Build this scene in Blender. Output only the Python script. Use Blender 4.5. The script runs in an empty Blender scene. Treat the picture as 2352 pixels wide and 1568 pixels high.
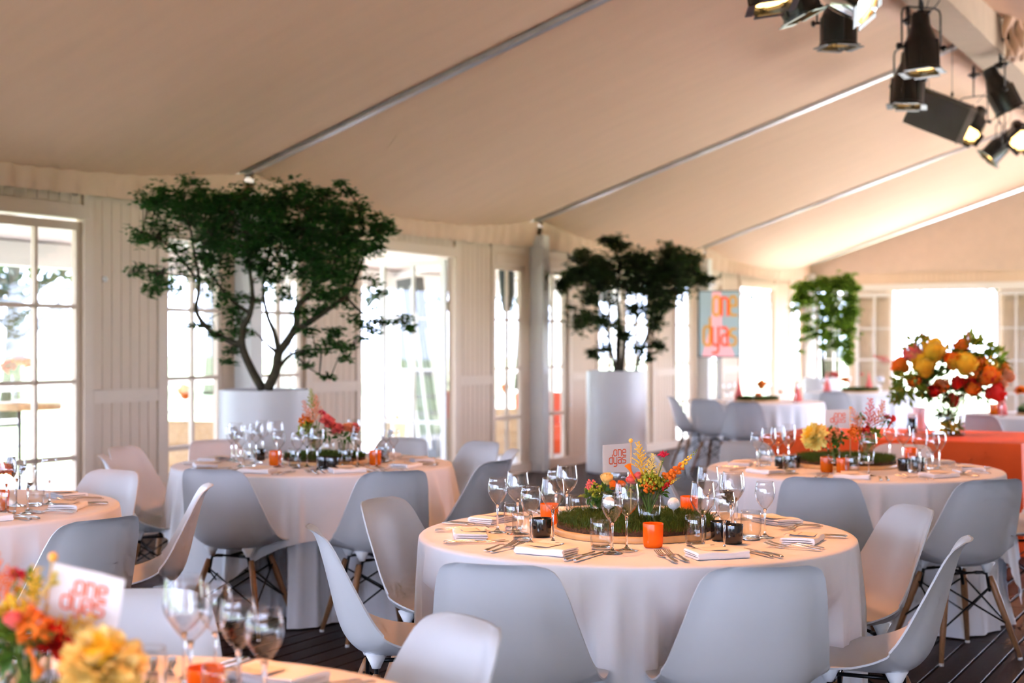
import bpy, math, random
from mathutils import Vector, Matrix, Quaternion
random.seed(7)
PI = math.pi
S = bpy.context.scene
COL = S.collection

# ------------------------------------------------------------------ camera, world, exposure
TH = math.radians(29.05); CT = math.cos(TH); ST = math.sin(TH)
CX, CY, CH = 7.49, 0.0, 1.413
F = 2352 * 50 / 36.0
HZ = 790.0
cam = bpy.data.cameras.new('camera'); camo = bpy.data.objects.new('camera', cam); COL.objects.link(camo)
camo.location = (CX, CY, CH); camo.rotation_euler = (PI / 2, 0, TH)
cam.lens = 50; cam.sensor_width = 36; cam.shift_y = (HZ - 784) / 2352.0
cam.clip_start = 0.05; cam.clip_end = 500
cam.dof.use_dof = True; cam.dof.focus_distance = 4.62; cam.dof.aperture_fstop = 2.6
S.camera = camo
SKY = 4.2
world = bpy.data.worlds.new('sky'); S.world = world; world.use_nodes = True
bg = world.node_tree.nodes['Background']
bg.inputs[0].default_value = (0.60, 0.70, 1.0, 1); bg.inputs[1].default_value = SKY
S.view_settings.view_transform = 'Standard'; S.view_settings.look = 'None'
S.view_settings.exposure = 2.1; S.view_settings.gamma = 1.0; S.view_settings.use_curve_mapping = False
S.cycles.use_denoising = True
S.cycles.max_bounces = 6; S.cycles.diffuse_bounces = 3; S.cycles.glossy_bounces = 3
S.cycles.transmission_bounces = 3; S.cycles.transparent_max_bounces = 8
S.cycles.debug_use_spatial_splits = True
S.cycles.use_adaptive_sampling = True; S.cycles.adaptive_threshold = .07; S.cycles.adaptive_min_samples = 12
S.cycles.caustics_reflective = False; S.cycles.caustics_refractive = False
S.cycles.sample_clamp_indirect = 12.0
LAMP = (1.0, 0.35, 0.12)
sl = bpy.data.lights.new('sun', 'SUN'); sl.energy = 20; sl.angle = .02; sl.color = (1, .98, .96)
so_ = bpy.data.objects.new('sun', sl); COL.objects.link(so_); so_.rotation_euler = (math.radians(-56), math.radians(6), 0)   # from beyond the far end, a little to the right

def portal(name, loc, rot, sx, sy):
    l = bpy.data.lights.new(name, 'AREA'); l.shape = 'RECTANGLE'; l.size = sx; l.size_y = sy
    l.cycles.is_portal = True
    o = bpy.data.objects.new(name, l); o.location = loc; o.rotation_euler = rot; COL.objects.link(o)
Y0, Y1 = -6.02, 23.98                     # room length, left wall at x = 0, right wall at x = 10
portal('daylight_portal', (10.1, (Y0 + Y1) / 2, 1.2), (0, PI / 2, 0), 2.4, 30)
portal('daylight_portal', (5, Y0 - .1, 1.3), (PI / 2, 0, 0), 9.6, 2.6)
portal('daylight_portal', (-.1, (Y0 + Y1) / 2, 1.2), (0, -PI / 2, 0), 2.4, 30)
portal('daylight_portal', (5, Y1 + .1, 1.2), (-PI / 2, 0, 0), 9.6, 2.4)

def W(X, z, h):                            # lateral offset, depth, height -> world
    return Vector((CX + X * CT - z * ST, CY + X * ST + z * CT, h))
def PX(px, py, h):                         # photo point lying at height h -> world
    z = (CH - h) * F / (py - HZ); return W((px - 1176) / F * z, z, h)
def PZ(px, py, z):                         # photo point at depth z
    return W((px - 1176) / F * z, z, CH - (py - HZ) / F * z)

def lateral(X, z): return Vector((X * CT - z * ST, X * ST + z * CT, 0))   # offset across / away from the camera

# ------------------------------------------------------------------ materials
MATS = {}
def mat(name, col, rough=0.5, metal=0.0, var=0.06, nscale=8.0, bump=0.0, bscale=40.0, spec=0.5, sss=0.0, coat=0.0, sheen=0.0, stretch=None, objvar=0.0):
    m = bpy.data.materials.new(name); m.use_nodes = True; MATS[name] = m
    nt = m.node_tree; b = nt.nodes['Principled BSDF']
    b.inputs['Roughness'].default_value = rough; b.inputs['Metallic'].default_value = metal
    b.inputs['Specular IOR Level'].default_value = spec
    if coat: b.inputs['Coat Weight'].default_value = coat; b.inputs['Coat Roughness'].default_value = .1
    if sheen: b.inputs['Sheen Weight'].default_value = sheen
    tc = nt.nodes.new('ShaderNodeTexCoord'); mp = nt.nodes.new('ShaderNodeMapping')
    nt.links.new(tc.outputs['Object'], mp.inputs[0])
    if stretch: mp.inputs['Scale'].default_value = stretch
    n = nt.nodes.new('ShaderNodeTexNoise'); n.inputs['Scale'].default_value = nscale; n.inputs['Detail'].default_value = 4
    nt.links.new(mp.outputs[0], n.inputs[0])
    r = nt.nodes.new('ShaderNodeMapRange'); r.inputs[1].default_value = .25; r.inputs[2].default_value = .75
    r.inputs[3].default_value = 1 - var; r.inputs[4].default_value = 1 + var
    nt.links.new(n.outputs[0], r.inputs[0])
    mul = nt.nodes.new('ShaderNodeVectorMath'); mul.operation = 'SCALE'; mul.inputs[0].default_value = col[:3]
    last = r.outputs[0]
    if objvar:
        oi = nt.nodes.new('ShaderNodeObjectInfo'); r2 = nt.nodes.new('ShaderNodeMapRange')
        r2.inputs[3].default_value = 1 - objvar; r2.inputs[4].default_value = 1 + objvar
        nt.links.new(oi.outputs['Random'], r2.inputs[0])
        mm = nt.nodes.new('ShaderNodeMath'); mm.operation = 'MULTIPLY'
        nt.links.new(last, mm.inputs[0]); nt.links.new(r2.outputs[0], mm.inputs[1]); last = mm.outputs[0]
    nt.links.new(last, mul.inputs['Scale']); nt.links.new(mul.outputs[0], b.inputs['Base Color'])
    if bump:
        n2 = nt.nodes.new('ShaderNodeTexNoise'); n2.inputs['Scale'].default_value = bscale; n2.inputs['Detail'].default_value = 3
        nt.links.new(mp.outputs[0], n2.inputs[0])
        bp = nt.nodes.new('ShaderNodeBump'); bp.inputs['Strength'].default_value = bump; bp.inputs['Distance'].default_value = .01
        nt.links.new(n2.outputs[0], bp.inputs['Height']); nt.links.new(bp.outputs[0], b.inputs['Normal'])
    return m
def translucent(name, col, tcol, fac=.4, rough=.5, var=.15, nscale=30):
    m = mat(name, col, rough, var=var, nscale=nscale); nt = m.node_tree
    t = nt.nodes.new('ShaderNodeBsdfTranslucent'); t.inputs[0].default_value = (*tcol, 1)
    mx = nt.nodes.new('ShaderNodeMixShader'); mx.inputs[0].default_value = fac
    out = nt.nodes['Material Output']
    nt.links.new(nt.nodes['Principled BSDF'].outputs[0], mx.inputs[1]); nt.links.new(t.outputs[0], mx.inputs[2])
    nt.links.new(mx.outputs[0], out.inputs[0]); return m
def thin_glass(name, tint=(1, 1, 1), ior=1.5, boost=1.0, edge=1.0):
    m = bpy.data.materials.new(name); m.use_nodes = True; MATS[name] = m; nt = m.node_tree
    nt.nodes.remove(nt.nodes['Principled BSDF'])
    tr = nt.nodes.new('ShaderNodeBsdfTransparent'); lw = nt.nodes.new('ShaderNodeLayerWeight'); lw.inputs[0].default_value = .35
    pw = nt.nodes.new('ShaderNodeMath'); pw.operation = 'POWER'; pw.inputs[1].default_value = 3.0; nt.links.new(lw.outputs['Facing'], pw.inputs[0])
    mc = nt.nodes.new('ShaderNodeMix'); mc.data_type = 'RGBA'; mc.inputs[6].default_value = (*tint, 1); mc.inputs[7].default_value = (*[c * edge for c in tint], 1)
    nt.links.new(pw.outputs[0], mc.inputs[0]); nt.links.new(mc.outputs[2], tr.inputs[0])
    gl = nt.nodes.new('ShaderNodeBsdfGlossy'); gl.inputs['Roughness'].default_value = .02
    fr = nt.nodes.new('ShaderNodeFresnel'); ge = nt.nodes.new('ShaderNodeNewGeometry'); mr = nt.nodes.new('ShaderNodeMapRange')
    mr.inputs[3].default_value = ior; mr.inputs[4].default_value = 1 / ior
    nt.links.new(ge.outputs['Backfacing'], mr.inputs[0]); nt.links.new(mr.outputs[0], fr.inputs[0])
    mx = nt.nodes.new('ShaderNodeMixShader')
    if boost != 1:
        k = nt.nodes.new('ShaderNodeMath'); k.operation = 'MULTIPLY'; k.inputs[1].default_value = boost; k.use_clamp = True
        nt.links.new(fr.outputs[0], k.inputs[0]); nt.links.new(k.outputs[0], mx.inputs[0])
    else: nt.links.new(fr.outputs[0], mx.inputs[0])
    nt.links.new(tr.outputs[0], mx.inputs[1]); nt.links.new(gl.outputs[0], mx.inputs[2])
    nt.links.new(mx.outputs[0], nt.nodes['Material Output'].inputs[0]); return m
def emit(name, col, st):
    m = bpy.data.materials.new(name); m.use_nodes = True; MATS[name] = m; nt = m.node_tree
    b = nt.nodes['Principled BSDF']; b.inputs['Base Color'].default_value = (*col, 1)
    b.inputs['Emission Color'].default_value = (*col, 1); b.inputs['Emission Strength'].default_value = st
    n = nt.nodes.new('ShaderNodeTexNoise'); n.inputs['Scale'].default_value = 30
    nt.links.new(n.outputs[0], b.inputs['Roughness']); return m

mat('plastic', (.60, .60, .615), .38, var=.02, spec=.45)
mat('plastic_white', (.85, .86, .88), .5, var=.02)
mat('leg_wood', (.36, .17, .075), .42, var=.25, nscale=30, stretch=(6, 6, .6))
mat('black_metal', (.012, .013, .015), .35, metal=.6, var=.1)
mat('foot_pad', (.7, .7, .68), .5)
mat('cloth', (.80, .80, .83), .85, var=.03, bump=.12, bscale=9, sheen=.2)
mat('napkin', (.84, .84, .86), .9, var=.03, bump=.15, bscale=60)
mat('paper', (.82, .76, .66), .8, var=.03)
mat('ink', (.12, .1, .09), .7)
thin_glass('glass', (.985, .985, .985), 1.5, 1.3, .66)
thin_glass('glass_tumbler', (.965, .97, .965), 1.5, 1.2, .66)
thin_glass('pane', (.97, .985, .98), 1.5)
m = mat('glass_solid', (1, 1, 1), .02, var=0); m.node_tree.nodes['Principled BSDF'].inputs['Transmission Weight'].default_value = 1.0
mat('steel', (.62, .60, .58), .16, metal=1.0, var=.05)
translucent('votive_orange', (.95, .22, .008), (1.0, .28, .012), .45, .15, .04)
mat('votive_black', (.012, .011, .010), .12, var=.1, coat=.5)
mat('wax', (.9, .8, .65), .5)
translucent('grass', (.050, .095, .010), (.09, .17, .01), .3, .6, .6, 90)
mat('soil', (.075, .035, .015), .95, var=.5, nscale=60, bump=.8, bscale=90)
mat('bamboo', (.66, .42, .18), .4, var=.14, nscale=26, stretch=(1, 1, .12))
mat('golf', (.83, .83, .82), .3, var=.02)
mat('tee', (.85, .83, .78), .4)
translucent('flag_white', (.88, .87, .88), (.88, .87, .88), .35, .6, .02)
mat('flag_ink', (.85, .13, .03), .6, var=.04)
mat('ball_orange', (.95, .45, .06), .3)
mat('pole_wood', (.75, .50, .22), .5, var=.15, nscale=40)
PET = dict(yellow=(.95, .66, .05), lemon=(.96, .82, .26), cream=(.98, .75, .26), orange=(.95, .24, .015), red=(.80, .03, .02), pink=(.92, .22, .20), magenta=(.75, .02, .10), peach=(.95, .42, .20), lime=(.42, .46, .03))
for k, c in PET.items(): translucent('petal_' + k, c, c, .35, .55, .12, 40)
mat('stem', (.14, .24, .03), .5, var=.2)
translucent('leaf', (.06, .14, .02), (.12, .26, .03), .3, .45, .3, 25)
translucent('leaf_bright', (.16, .26, .03), (.30, .42, .05), .4, .45, .3, 25)
mat('wall_paint', (.68, .50, .345), .6, var=.03, bump=.04)
mat('board_paint', (.68, .50, .345), .55, var=.05, nscale=5, stretch=(8, 8, .6), objvar=.025)
mat('trim_paint', (.70, .53, .38), .5, var=.03)
mat('white_paint', (.74, .70, .64), .45, var=.03)
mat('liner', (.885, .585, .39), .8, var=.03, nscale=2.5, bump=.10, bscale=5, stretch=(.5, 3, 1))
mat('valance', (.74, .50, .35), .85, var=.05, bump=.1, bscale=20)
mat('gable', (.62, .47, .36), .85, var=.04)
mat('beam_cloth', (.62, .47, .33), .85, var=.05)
mat('aluminium', (.60, .60, .63), .35, metal=.7, var=.05)
mat('deck', (.034, .013, .007), .45, var=.35, nscale=9, bump=.15, bscale=30, stretch=(5, .5, 1), objvar=.22, spec=.25)
mat('deck_gap', (.012, .009, .008), .9)
mat('planter', (.70, .68, .67), .38, var=.02)
mat('bark', (.055, .042, .020), .85, var=.4, nscale=20, bump=.5, bscale=40)
translucent('foliage', (.020, .075, .010), (.06, .24, .014), .28, .6, .5, 3)
translucent('foliage_olive', (.030, .055, .012), (.07, .14, .015), .25, .6, .5, 3)
translucent('foliage_lime', (.13, .25, .02), (.30, .46, .03), .4, .6, .4, 3)
mat('lamp_black', (.014, .014, .013), .32, var=.15, nscale=20, spec=.6)
mat('lamp_chrome', (.72, .72, .72), .18, metal=1.0)
mat('lamp_grey', (.10, .095, .09), .5, var=.1)
mat('grille', (.30, .27, .26), .6, var=.1, nscale=80)
emit('lamp_glow', (1.0, .55, .16), 2.2)
mat('orange_cloth', (.95, .10, .004), .75, var=.04, bump=.1, bscale=8)
mat('red_cloth', (.90, .065, .008), .75, var=.04)
mat('lawn', (.17, .22, .10), .9, var=.25, nscale=.6)
mat('terrace', (.58, .56, .57), .8, var=.1, nscale=2)
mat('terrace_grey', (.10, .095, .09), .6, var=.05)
mat('canopy', (.50, .41, .32), .8, var=.03)
mat('crate_wood', (.55, .34, .16), .6, var=.2, nscale=12)
translucent('park_foliage', (.022, .032, .016), (.03, .045, .015), .3, .7, .4, 1)
mat('screen_bezel', (.02, .022, .025), .4)
emit('screen_face', (.36, .46, .48), .10)
emit('screen_amber', (.65, .30, .02), .12)
emit('screen_red', (.85, .09, .03), .18)
emit('screen_pink', (.90, .40, .42), .16)
mat('dark_cloth', (.05, .055, .05), .8)

# ------------------------------------------------------------------ mesh builder
class MB:
    def __init__(s): s.v = []; s.f = []; s.m = []; s.mi = 0; s.M = None
    def add(s, vs, fs):
        o = len(s.v)
        if s.M is not None: vs = [s.M @ Vector(p) for p in vs]
        s.v += [tuple(p) for p in vs]; s.f += [tuple(i + o for i in f) for f in fs]; s.m += [s.mi] * len(fs)
    def box(s, a, b):
        x0, y0, z0 = a; x1, y1, z1 = b
        s.add([(x0, y0, z0), (x1, y0, z0), (x1, y1, z0), (x0, y1, z0), (x0, y0, z1), (x1, y0, z1), (x1, y1, z1), (x0, y1, z1)],
              [(0, 3, 2, 1), (4, 5, 6, 7), (0, 1, 5, 4), (1, 2, 6, 5), (2, 3, 7, 6), (3, 0, 4, 7)])
    def lathe(s, prof, n=24, cap=True):    # prof [(r,z)...]
        vs = []; fs = []
        for r, z in prof:
            for i in range(n):
                a = 2 * PI * i / n; vs.append((r * math.cos(a), r * math.sin(a), z))
        for k in range(len(prof) - 1):
            for i in range(n):
                j = (i + 1) % n; fs.append((k * n + i, k * n + j, (k + 1) * n + j, (k + 1) * n + i))
        if cap:
            if prof[0][0] > 1e-4: fs.append(tuple(range(n - 1, -1, -1)))
            if prof[-1][0] > 1e-4: fs.append(tuple((len(prof) - 1) * n + i for i in range(n)))
        s.add(vs, fs)
    def tube(s, pts, rad, n=8, cap=True, closed=False):
        pts = [Vector(p) for p in pts]; k = len(pts)
        if not hasattr(rad, '__len__'): rad = [rad] * k
        vs = []; fs = []; up = None
        for i, p in enumerate(pts):
            if closed: t = pts[(i + 1) % k] - pts[i - 1]
            else: t = pts[min(i + 1, k - 1)] - pts[max(i - 1, 0)]
            t = t.normalized() if t.length > 1e-9 else Vector((0, 0, 1))
            if up is None: up = t.orthogonal().normalized()
            else:
                up = up - t * up.dot(t); up = up.normalized() if up.length > 1e-6 else t.orthogonal().normalized()
            q = t.cross(up)
            for j in range(n):
                a = 2 * PI * j / n; vs.append(p + (up * math.cos(a) + q * math.sin(a)) * rad[i])
        for i in range(k if closed else k - 1):
            i2 = (i + 1) % k
            for j in range(n):
                j2 = (j + 1) % n; fs.append((i * n + j, i * n + j2, i2 * n + j2, i2 * n + j))
        if cap and not closed: fs.append(tuple(range(n - 1, -1, -1))); fs.append(tuple((k - 1) * n + j for j in range(n)))
        s.add(vs, fs)
    def grid(s, rows, wrap=False):         # rows of points
        n = len(rows[0]); vs = [p for r in rows for p in r]; fs = []
        for k in range(len(rows) - 1):
            for i in range(n if wrap else n - 1):
                j = (i + 1) % n; fs.append((k * n + i, k * n + j, (k + 1) * n + j, (k + 1) * n + i))
        s.add(vs, fs)
    def ball(s, c, r, nu=10, nv=7, sq=(1, 1, 1)):
        rows = []
        for k in range(nv + 1):
            ph = PI * k / nv; rr = max(math.sin(ph), 1e-3)
            rows.append([(c[0] + r * sq[0] * rr * math.cos(2 * PI * i / nu), c[1] + r * sq[1] * rr * math.sin(2 * PI * i / nu), c[2] - r * sq[2] * math.cos(ph)) for i in range(nu)])
        s.grid(rows, True)
    def prism(s, poly, z0, z1):            # poly (x,y) CCW
        n = len(poly); vs = [(x, y, z0) for x, y in poly] + [(x, y, z1) for x, y in poly]
        s.add(vs, [tuple(range(n - 1, -1, -1)), tuple(range(n, 2 * n))] + [(i, (i + 1) % n, n + (i + 1) % n, n + i) for i in range(n)])
    def leaf(s, p, d, n, L, w, bend=.2):   # bent two-quad leaf
        p = Vector(p); d = Vector(d).normalized(); n = Vector(n); n = (n - d * n.dot(d))
        n = n.normalized() if n.length > 1e-6 else d.orthogonal().normalized()
        q = d.cross(n); a = p + d * L * .5 + n * L * bend * .5; b = p + d * L
        s.add([p, a + q * w * .5 , b, a - q * w * .5, a - n * L * .06], [(0, 1, 4), (1, 2, 4), (2, 3, 4), (3, 0, 4)])
    def mesh(s, name, mats, smooth=True):
        me = bpy.data.meshes.new(name); me.from_pydata(s.v, [], s.f)
        for mm in ([mats] if isinstance(mats, str) else mats): me.materials.append(MATS[mm])
        if any(s.m): me.polygons.foreach_set('material_index', s.m)
        if smooth: me.polygons.foreach_set('use_smooth', [True] * len(me.polygons))
        me.update(); return me
def sharp(me, deg=40):
    me.set_sharp_from_angle(angle=math.radians(deg)); return me

def O(name, data=None, parent=None, loc=(0, 0, 0), rot=(0, 0, 0), label=None, cat=None, group=None, kind=None, scale=None):
    o = bpy.data.objects.new(name, data); COL.objects.link(o)
    o.location = loc; o.rotation_euler = rot
    if scale: o.scale = scale
    if parent: o.parent = parent
    if label: o['label'] = label
    if cat: o['category'] = cat
    if group: o['group'] = group
    if kind: o['kind'] = kind
    return o
def thing(name, parts, loc, rotz=0, label=None, cat=None, group=None, rot=None, scale=None):
    """parts: list of (part name, mesh, label or None) or (..., sub-parts); every instance gets its own objects"""
    r = O(name, None, None, loc, rot or (0, 0, rotz), label, cat, group, scale=scale)
    for p in parts:
        c = O(p[0], p[1], r, label=p[2] if len(p) > 2 else None)
        if len(p) > 3:
            for q in p[3]: O(q[0], q[1], c)
    return r
cb = MB(); cb.box((-.5, -.5, -.5), (.5, .5, .5)); CUBE = {}
def cube(matname):
    if matname not in CUBE: CUBE[matname] = cb.mesh('block_' + matname, matname, False)
    return CUBE[matname]
def blk(name, a, b, matname, parent=None, **k):   # box as scaled unit block
    c = [(a[i] + b[i]) / 2 for i in range(3)]
    return O(name, cube(matname), parent, c, scale=[abs(b[i] - a[i]) for i in range(3)], **k)
def face_to(p, c):                          # rotation that points local +y from p to c
    return math.atan2(-(c[0] - p[0]), c[1] - p[1])

# ------------------------------------------------------------------ floor
b = MB(); b.box((-.1, Y0 - .1, -.12), (10.1, Y1 + .1, -.018))
floor = O('floor', b.mesh('floor', 'deck_gap', False), label='dark brown plank floor of the marquee', kind='structure')
PW, PL = .115, 1.0
pm = MB(); e = .0035
pm.add([(e, e, -.02), (PW - e - .004, e, -.02), (PW - e - .004, PL - e, -.02), (e, PL - e, -.02), (e, e, -.002), (PW - e - .004, e, -.002), (PW - e - .004, PL - e, -.002), (e, PL - e, -.002),
        (e + .002, e + .002, 0), (PW - e - .006, e + .002, 0), (PW - e - .006, PL - e - .002, 0), (e + .002, PL - e - .002, 0)],
       [(0, 1, 5, 4), (1, 2, 6, 5), (2, 3, 7, 6), (3, 0, 4, 7), (4, 5, 9, 8), (5, 6, 10, 9), (6, 7, 11, 10), (7, 4, 8, 11), (8, 9, 10, 11)])
plank = pm.mesh('plank', 'deck', False)
rest = MB(); cand = []
nx = int(10 / PW)
for j in range(30):
    for i in range(nx):
        x, y = i * PW, Y0 + j * PL + .02
        dx, dy = x + PW / 2 - CX, y + PL / 2 - CY
        z = -dx * ST + dy * CT; X = dx * CT + dy * ST
        if z > .5:
            px, py = 1176 + F * X / z, HZ + F * CH / z
            spot = (1880 < px < 2500 and 1330 < py < 1640) or (480 < px < 1010 and 1370 < py < 1640) or (1200 < px < 1640 and 1080 < py < 1180)
            cand.append((0 if spot else 1, z, x, y))
        else: cand.append((2, 99, x, y))
cand.sort()
for k, (q, z, x, y) in enumerate(cand):
    if k < 290 and q == 0: O('plank', plank, floor, (x, y, 0))
    else: rest.M = Matrix.Translation((x, y, 0)); rest.add(pm.v, pm.f)
O('plank_field', rest.mesh('plank_field', 'deck', False), floor, kind='stuff')

# ------------------------------------------------------------------ left wall, windows, doors
EAVE, HEAD = 2.73, 2.33
PANE_Z = [(.10, .60), (.635, 1.135), (1.165, 1.66), (1.69, 2.21)]
BAYS = [Y0 + 5 * k for k in range(6)]
def glazed(parent, axis, at, u0, u1, z0=.04, z1=2.27, stile=.055, t=.045, paint='trim_paint'):
    """two by four panes in a sash; axis 'y': runs along y at x=at; axis 'x': runs along x at y=at"""
    def bb(name, ua, ub, za, zb, th, m):
        if axis == 'y': blk(name, (at - th / 2, ua, za), (at + th / 2, ub, zb), m, parent)
        else: blk(name, (ua, at - th / 2, za), (ub, at + th / 2, zb), m, parent)
    bb('stile', u0, u0 + stile, z0, z1, t, paint); bb('stile', u1 - stile, u1, z0, z1, t, paint)
    bb('rail', u0 + stile, u1 - stile, PANE_Z[-1][1], z1, t, paint); bb('rail', u0 + stile, u1 - stile, z0, PANE_Z[0][0], t, paint)
    um = (u0 + u1) / 2
    for k in range(3): bb('muntin', u0 + stile, u1 - stile, PANE_Z[k][1], PANE_Z[k + 1][0], t * .8, paint)
    bb('mullion', um - .014, um + .014, PANE_Z[0][0], PANE_Z[-1][1], t * .8, paint)
    for za, zb in PANE_Z:
        bb('pane', u0 + stile, um - .014, za, zb, .005, 'pane'); bb('pane', um + .014, u1 - stile, za, zb, .005, 'pane')
wl = MB()
def solid(y0, y1, z0=0, z1=HEAD): wl.box((-.07, y0, z0), (-.006, y1, z1))
wn = dn = 0
todo = []
for k, y in enumerate(BAYS):
    wl.box((-.07, y, HEAD), (-.006, y + 5, EAVE))
    solid(y, y + .19); solid(y + .84, y + 1.66); solid(y + 3.30, y + 4.12); solid(y + 4.79, y + 5)
wall_left = O('wall_left', wl.mesh('wall_left', 'wall_paint', False), label='greige boarded left wall with glazed doors and narrow windows', kind='structure')
for k, y in enumerate(BAYS):
    vis = k >= 1
    for (a, c) in ((y + .93, y + 1.58), (y + 3.38, y + 4.03)) if vis else ():
        n = 7; w = (c - a) / n
        for i in range(n):
            blk('board', (-.008, a + i * w + .003, 1.09), (.006, a + (i + 1) * w - .003, 2.44), 'board_paint', wall_left)
            blk('board', (-.008, a + i * w + .003, .14), (.006, a + (i + 1) * w - .003, .99), 'board_paint', wall_left)
        blk('panel_rail', (-.008, a, .99), (.018, c, 1.085), 'trim_paint', wall_left)
        blk('panel_stile', (-.008, a - .085, .0), (.018, a - .004, 2.5), 'trim_paint', wall_left)
        blk('panel_stile', (-.008, c + .004, .0), (.018, c + .085, 2.5), 'trim_paint', wall_left)
    if vis:
        for (a, c) in ((y + .20, y + .83), (y + 4.13, y + 4.78)): blk('panel_rail', (-.008, a, 2.27), (.015, c, 2.36), 'trim_paint', wall_left); blk('panel_rail', (-.008, a, 2.40), (.006, c, 2.52), 'trim_paint', wall_left)
        n = 16; w = 1.58 / n
        for i in range(n): blk('board', (-.008, y + 1.69 + i * w + .003, 2.40), (.006, y + 1.69 + (i + 1) * w - .003, 2.56), 'board_paint', wall_left)
        blk('lintel', (-.08, y + 1.60, 2.29), (.03, y + 3.36, 2.385), 'trim_paint', wall_left)
        for (a, c) in ((y + .19, y + .84), (y + 4.12, y + 4.79)):
            wn += 1; w_ = O('window_%d' % wn, label='narrow eight-pane window in bay %d of the left wall, %s of the doors' % (k, 'left' if a < y + 2 else 'right'), kind='structure')
            glazed(w_, 'y', -.038, a, c)
        dn += 1; d_ = O('door_%d' % dn, label='pair of glazed garden doors in bay %d of the left wall' % k, kind='structure')
        if k in (3, 5):       # opened outwards
            for yy, s_ in ((y + 1.66, 1), (y + 3.30, -1)):
                glazed(d_, 'x', yy + s_ * .03, -.07 - .80, -.07, paint='white_paint')
        else:
            glazed(d_, 'y', -.038, y + 1.66, y + 2.478); glazed(d_, 'y', -.038, y + 2.482, y + 3.30)
            blk('handle', (-.015, y + 2.40, 1.0), (.03, y + 2.43, 1.02), 'aluminium', d_)
blk('baseboard_left', (-.006, BAYS[3] + 3.32, 0), (.024, Y1, .11), 'trim_paint', label='painted skirting board along the left wall', kind='structure')
for k, y in enumerate(BAYS[1:] + [Y1 - .09]):
    b = MB(); b.box((-.01, -.075, 0), (.16, .075, 2.62)); b.box((.02, -.09, 0), (.17, -.075, .12)); b.box((-.01, -.095, 2.5), (.14, .095, 2.56))
    O('trim_%d' % (k + 1), b.mesh('wall_post', 'white_paint', False), loc=(0, y, 0), label='painted post against the left wall, number %d from the near end' % (k + 1), kind='structure')
# small round wall fittings
b = MB(); b.M = Matrix.Rotation(PI / 2, 4, 'Y'); b.lathe([(0.001, 0), (.022, 0), (.022, .012), (.015, .022), (.001, .024)], 16)
knob = b.mesh('fitting', 'white_paint')
for i, (px, py, t_) in enumerate(((238, 641, 'upper boards beside the left garden door'), (1306, 930, 'wall left of the tall planter'), (1499, 939, 'wall right of the tall planter'))):
    u = (px - 1176) / F; z = CX / (ST - CT * u); p = PZ(px, py, z)
    O('wall_fitting', knob, None, (.007, p.y, p.z), label='small round white fitting on the ' + t_, cat='fitting')

# ------------------------------------------------------------------ end wall, right side, back
ew = MB()
OX0, OX1 = 1.49, 3.19
def end_solid(x0, x1, z0=0, z1=2.37): ew.box((x0, Y1, z0), (x1, Y1 + .07, z1))
for x0, x1 in ((0, .16), (.76, OX0), (OX1, 6.81), (8.51, 10)): end_solid(x0, x1)
end_solid(0, 10, 2.37, EAVE); end_solid(.16, .76, 0, .05)
wall_end = O('wall_end', ew.mesh('wall_end', 'wall_paint', False), label='pale end wall with double doors standing open', kind='structure')
gb = MB(); gb.M = Matrix(((1, 0, 0, 0), (0, 0, 1, 0), (0, 1, 0, 0), (0, 0, 0, 1)))
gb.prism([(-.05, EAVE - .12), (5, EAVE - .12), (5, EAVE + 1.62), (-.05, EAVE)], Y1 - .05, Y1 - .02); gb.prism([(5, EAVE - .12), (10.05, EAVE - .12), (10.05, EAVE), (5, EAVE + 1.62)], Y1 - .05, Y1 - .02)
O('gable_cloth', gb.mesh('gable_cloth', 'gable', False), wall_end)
blk('panel_rail', (.0, Y1 - .02, 2.30), (5, Y1, 2.42), 'white_paint', wall_end); blk('panel_rail', (.78, Y1 - .018, 1.0), (OX0 - .1, Y1, 1.08), 'trim_paint', wall_end)
for i in range(16): blk('board', (OX1 + .62 + i * .085, Y1 - .012, .1), (OX1 + .62 + i * .085 + .08, Y1 + .01, 2.28), 'board_paint', wall_end)
for i in range(20): blk('board', (OX0 + i * .085, Y1 - .012, 2.44), (OX0 + i * .085 + .08, Y1 + .01, 2.60), 'board_paint', wall_end)
w_ = O('window_20', label='narrow window in the far corner of the end wall', kind='structure'); glazed(w_, 'x', Y1 + .035, .16, .76, paint='white_paint')
d_ = O('door_20', label='white end doors folded back inwards beside the bright opening', kind='structure')
glazed(d_, 'x', Y1 - .055, OX0 - .62, OX0 + .02, paint='white_paint'); glazed(d_, 'x', Y1 - .055, OX1 - .02, OX1 + .58, paint='white_paint')
rw = MB(); rw.box((10.0, Y0, 2.38), (10.07, Y1, EAVE)); rw.box((10.0, BAYS[1] + .08, 0), (10.07, BAYS[3] + 3, 2.38))  # middle stretch of this unseen side closed to keep daylight off near ceiling
for y in BAYS + [Y1 - .1]: rw.box((9.9, y - .08, 0), (10.06, y + .08, EAVE))
O('wall_right', rw.mesh('wall_right', 'wall_paint', False), label='right side of the marquee with posts, open at both ends', kind='structure')
bw = MB(); bw.box((0, Y0 - .07, 2.7), (10, Y0, EAVE)); bw.box((0, Y0 - .07, 0), (.5, Y0, 2.7)); bw.box((9.5, Y0 - .07, 0), (10, Y0, 2.7))
bw.M = gb.M; bw.prism([(0, EAVE), (10, EAVE), (5, EAVE + 1.62)], Y0 - .05, Y0)
O('wall_back', bw.mesh('wall_back', 'wall_paint', False), label='open back end of the marquee', kind='structure')

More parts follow.
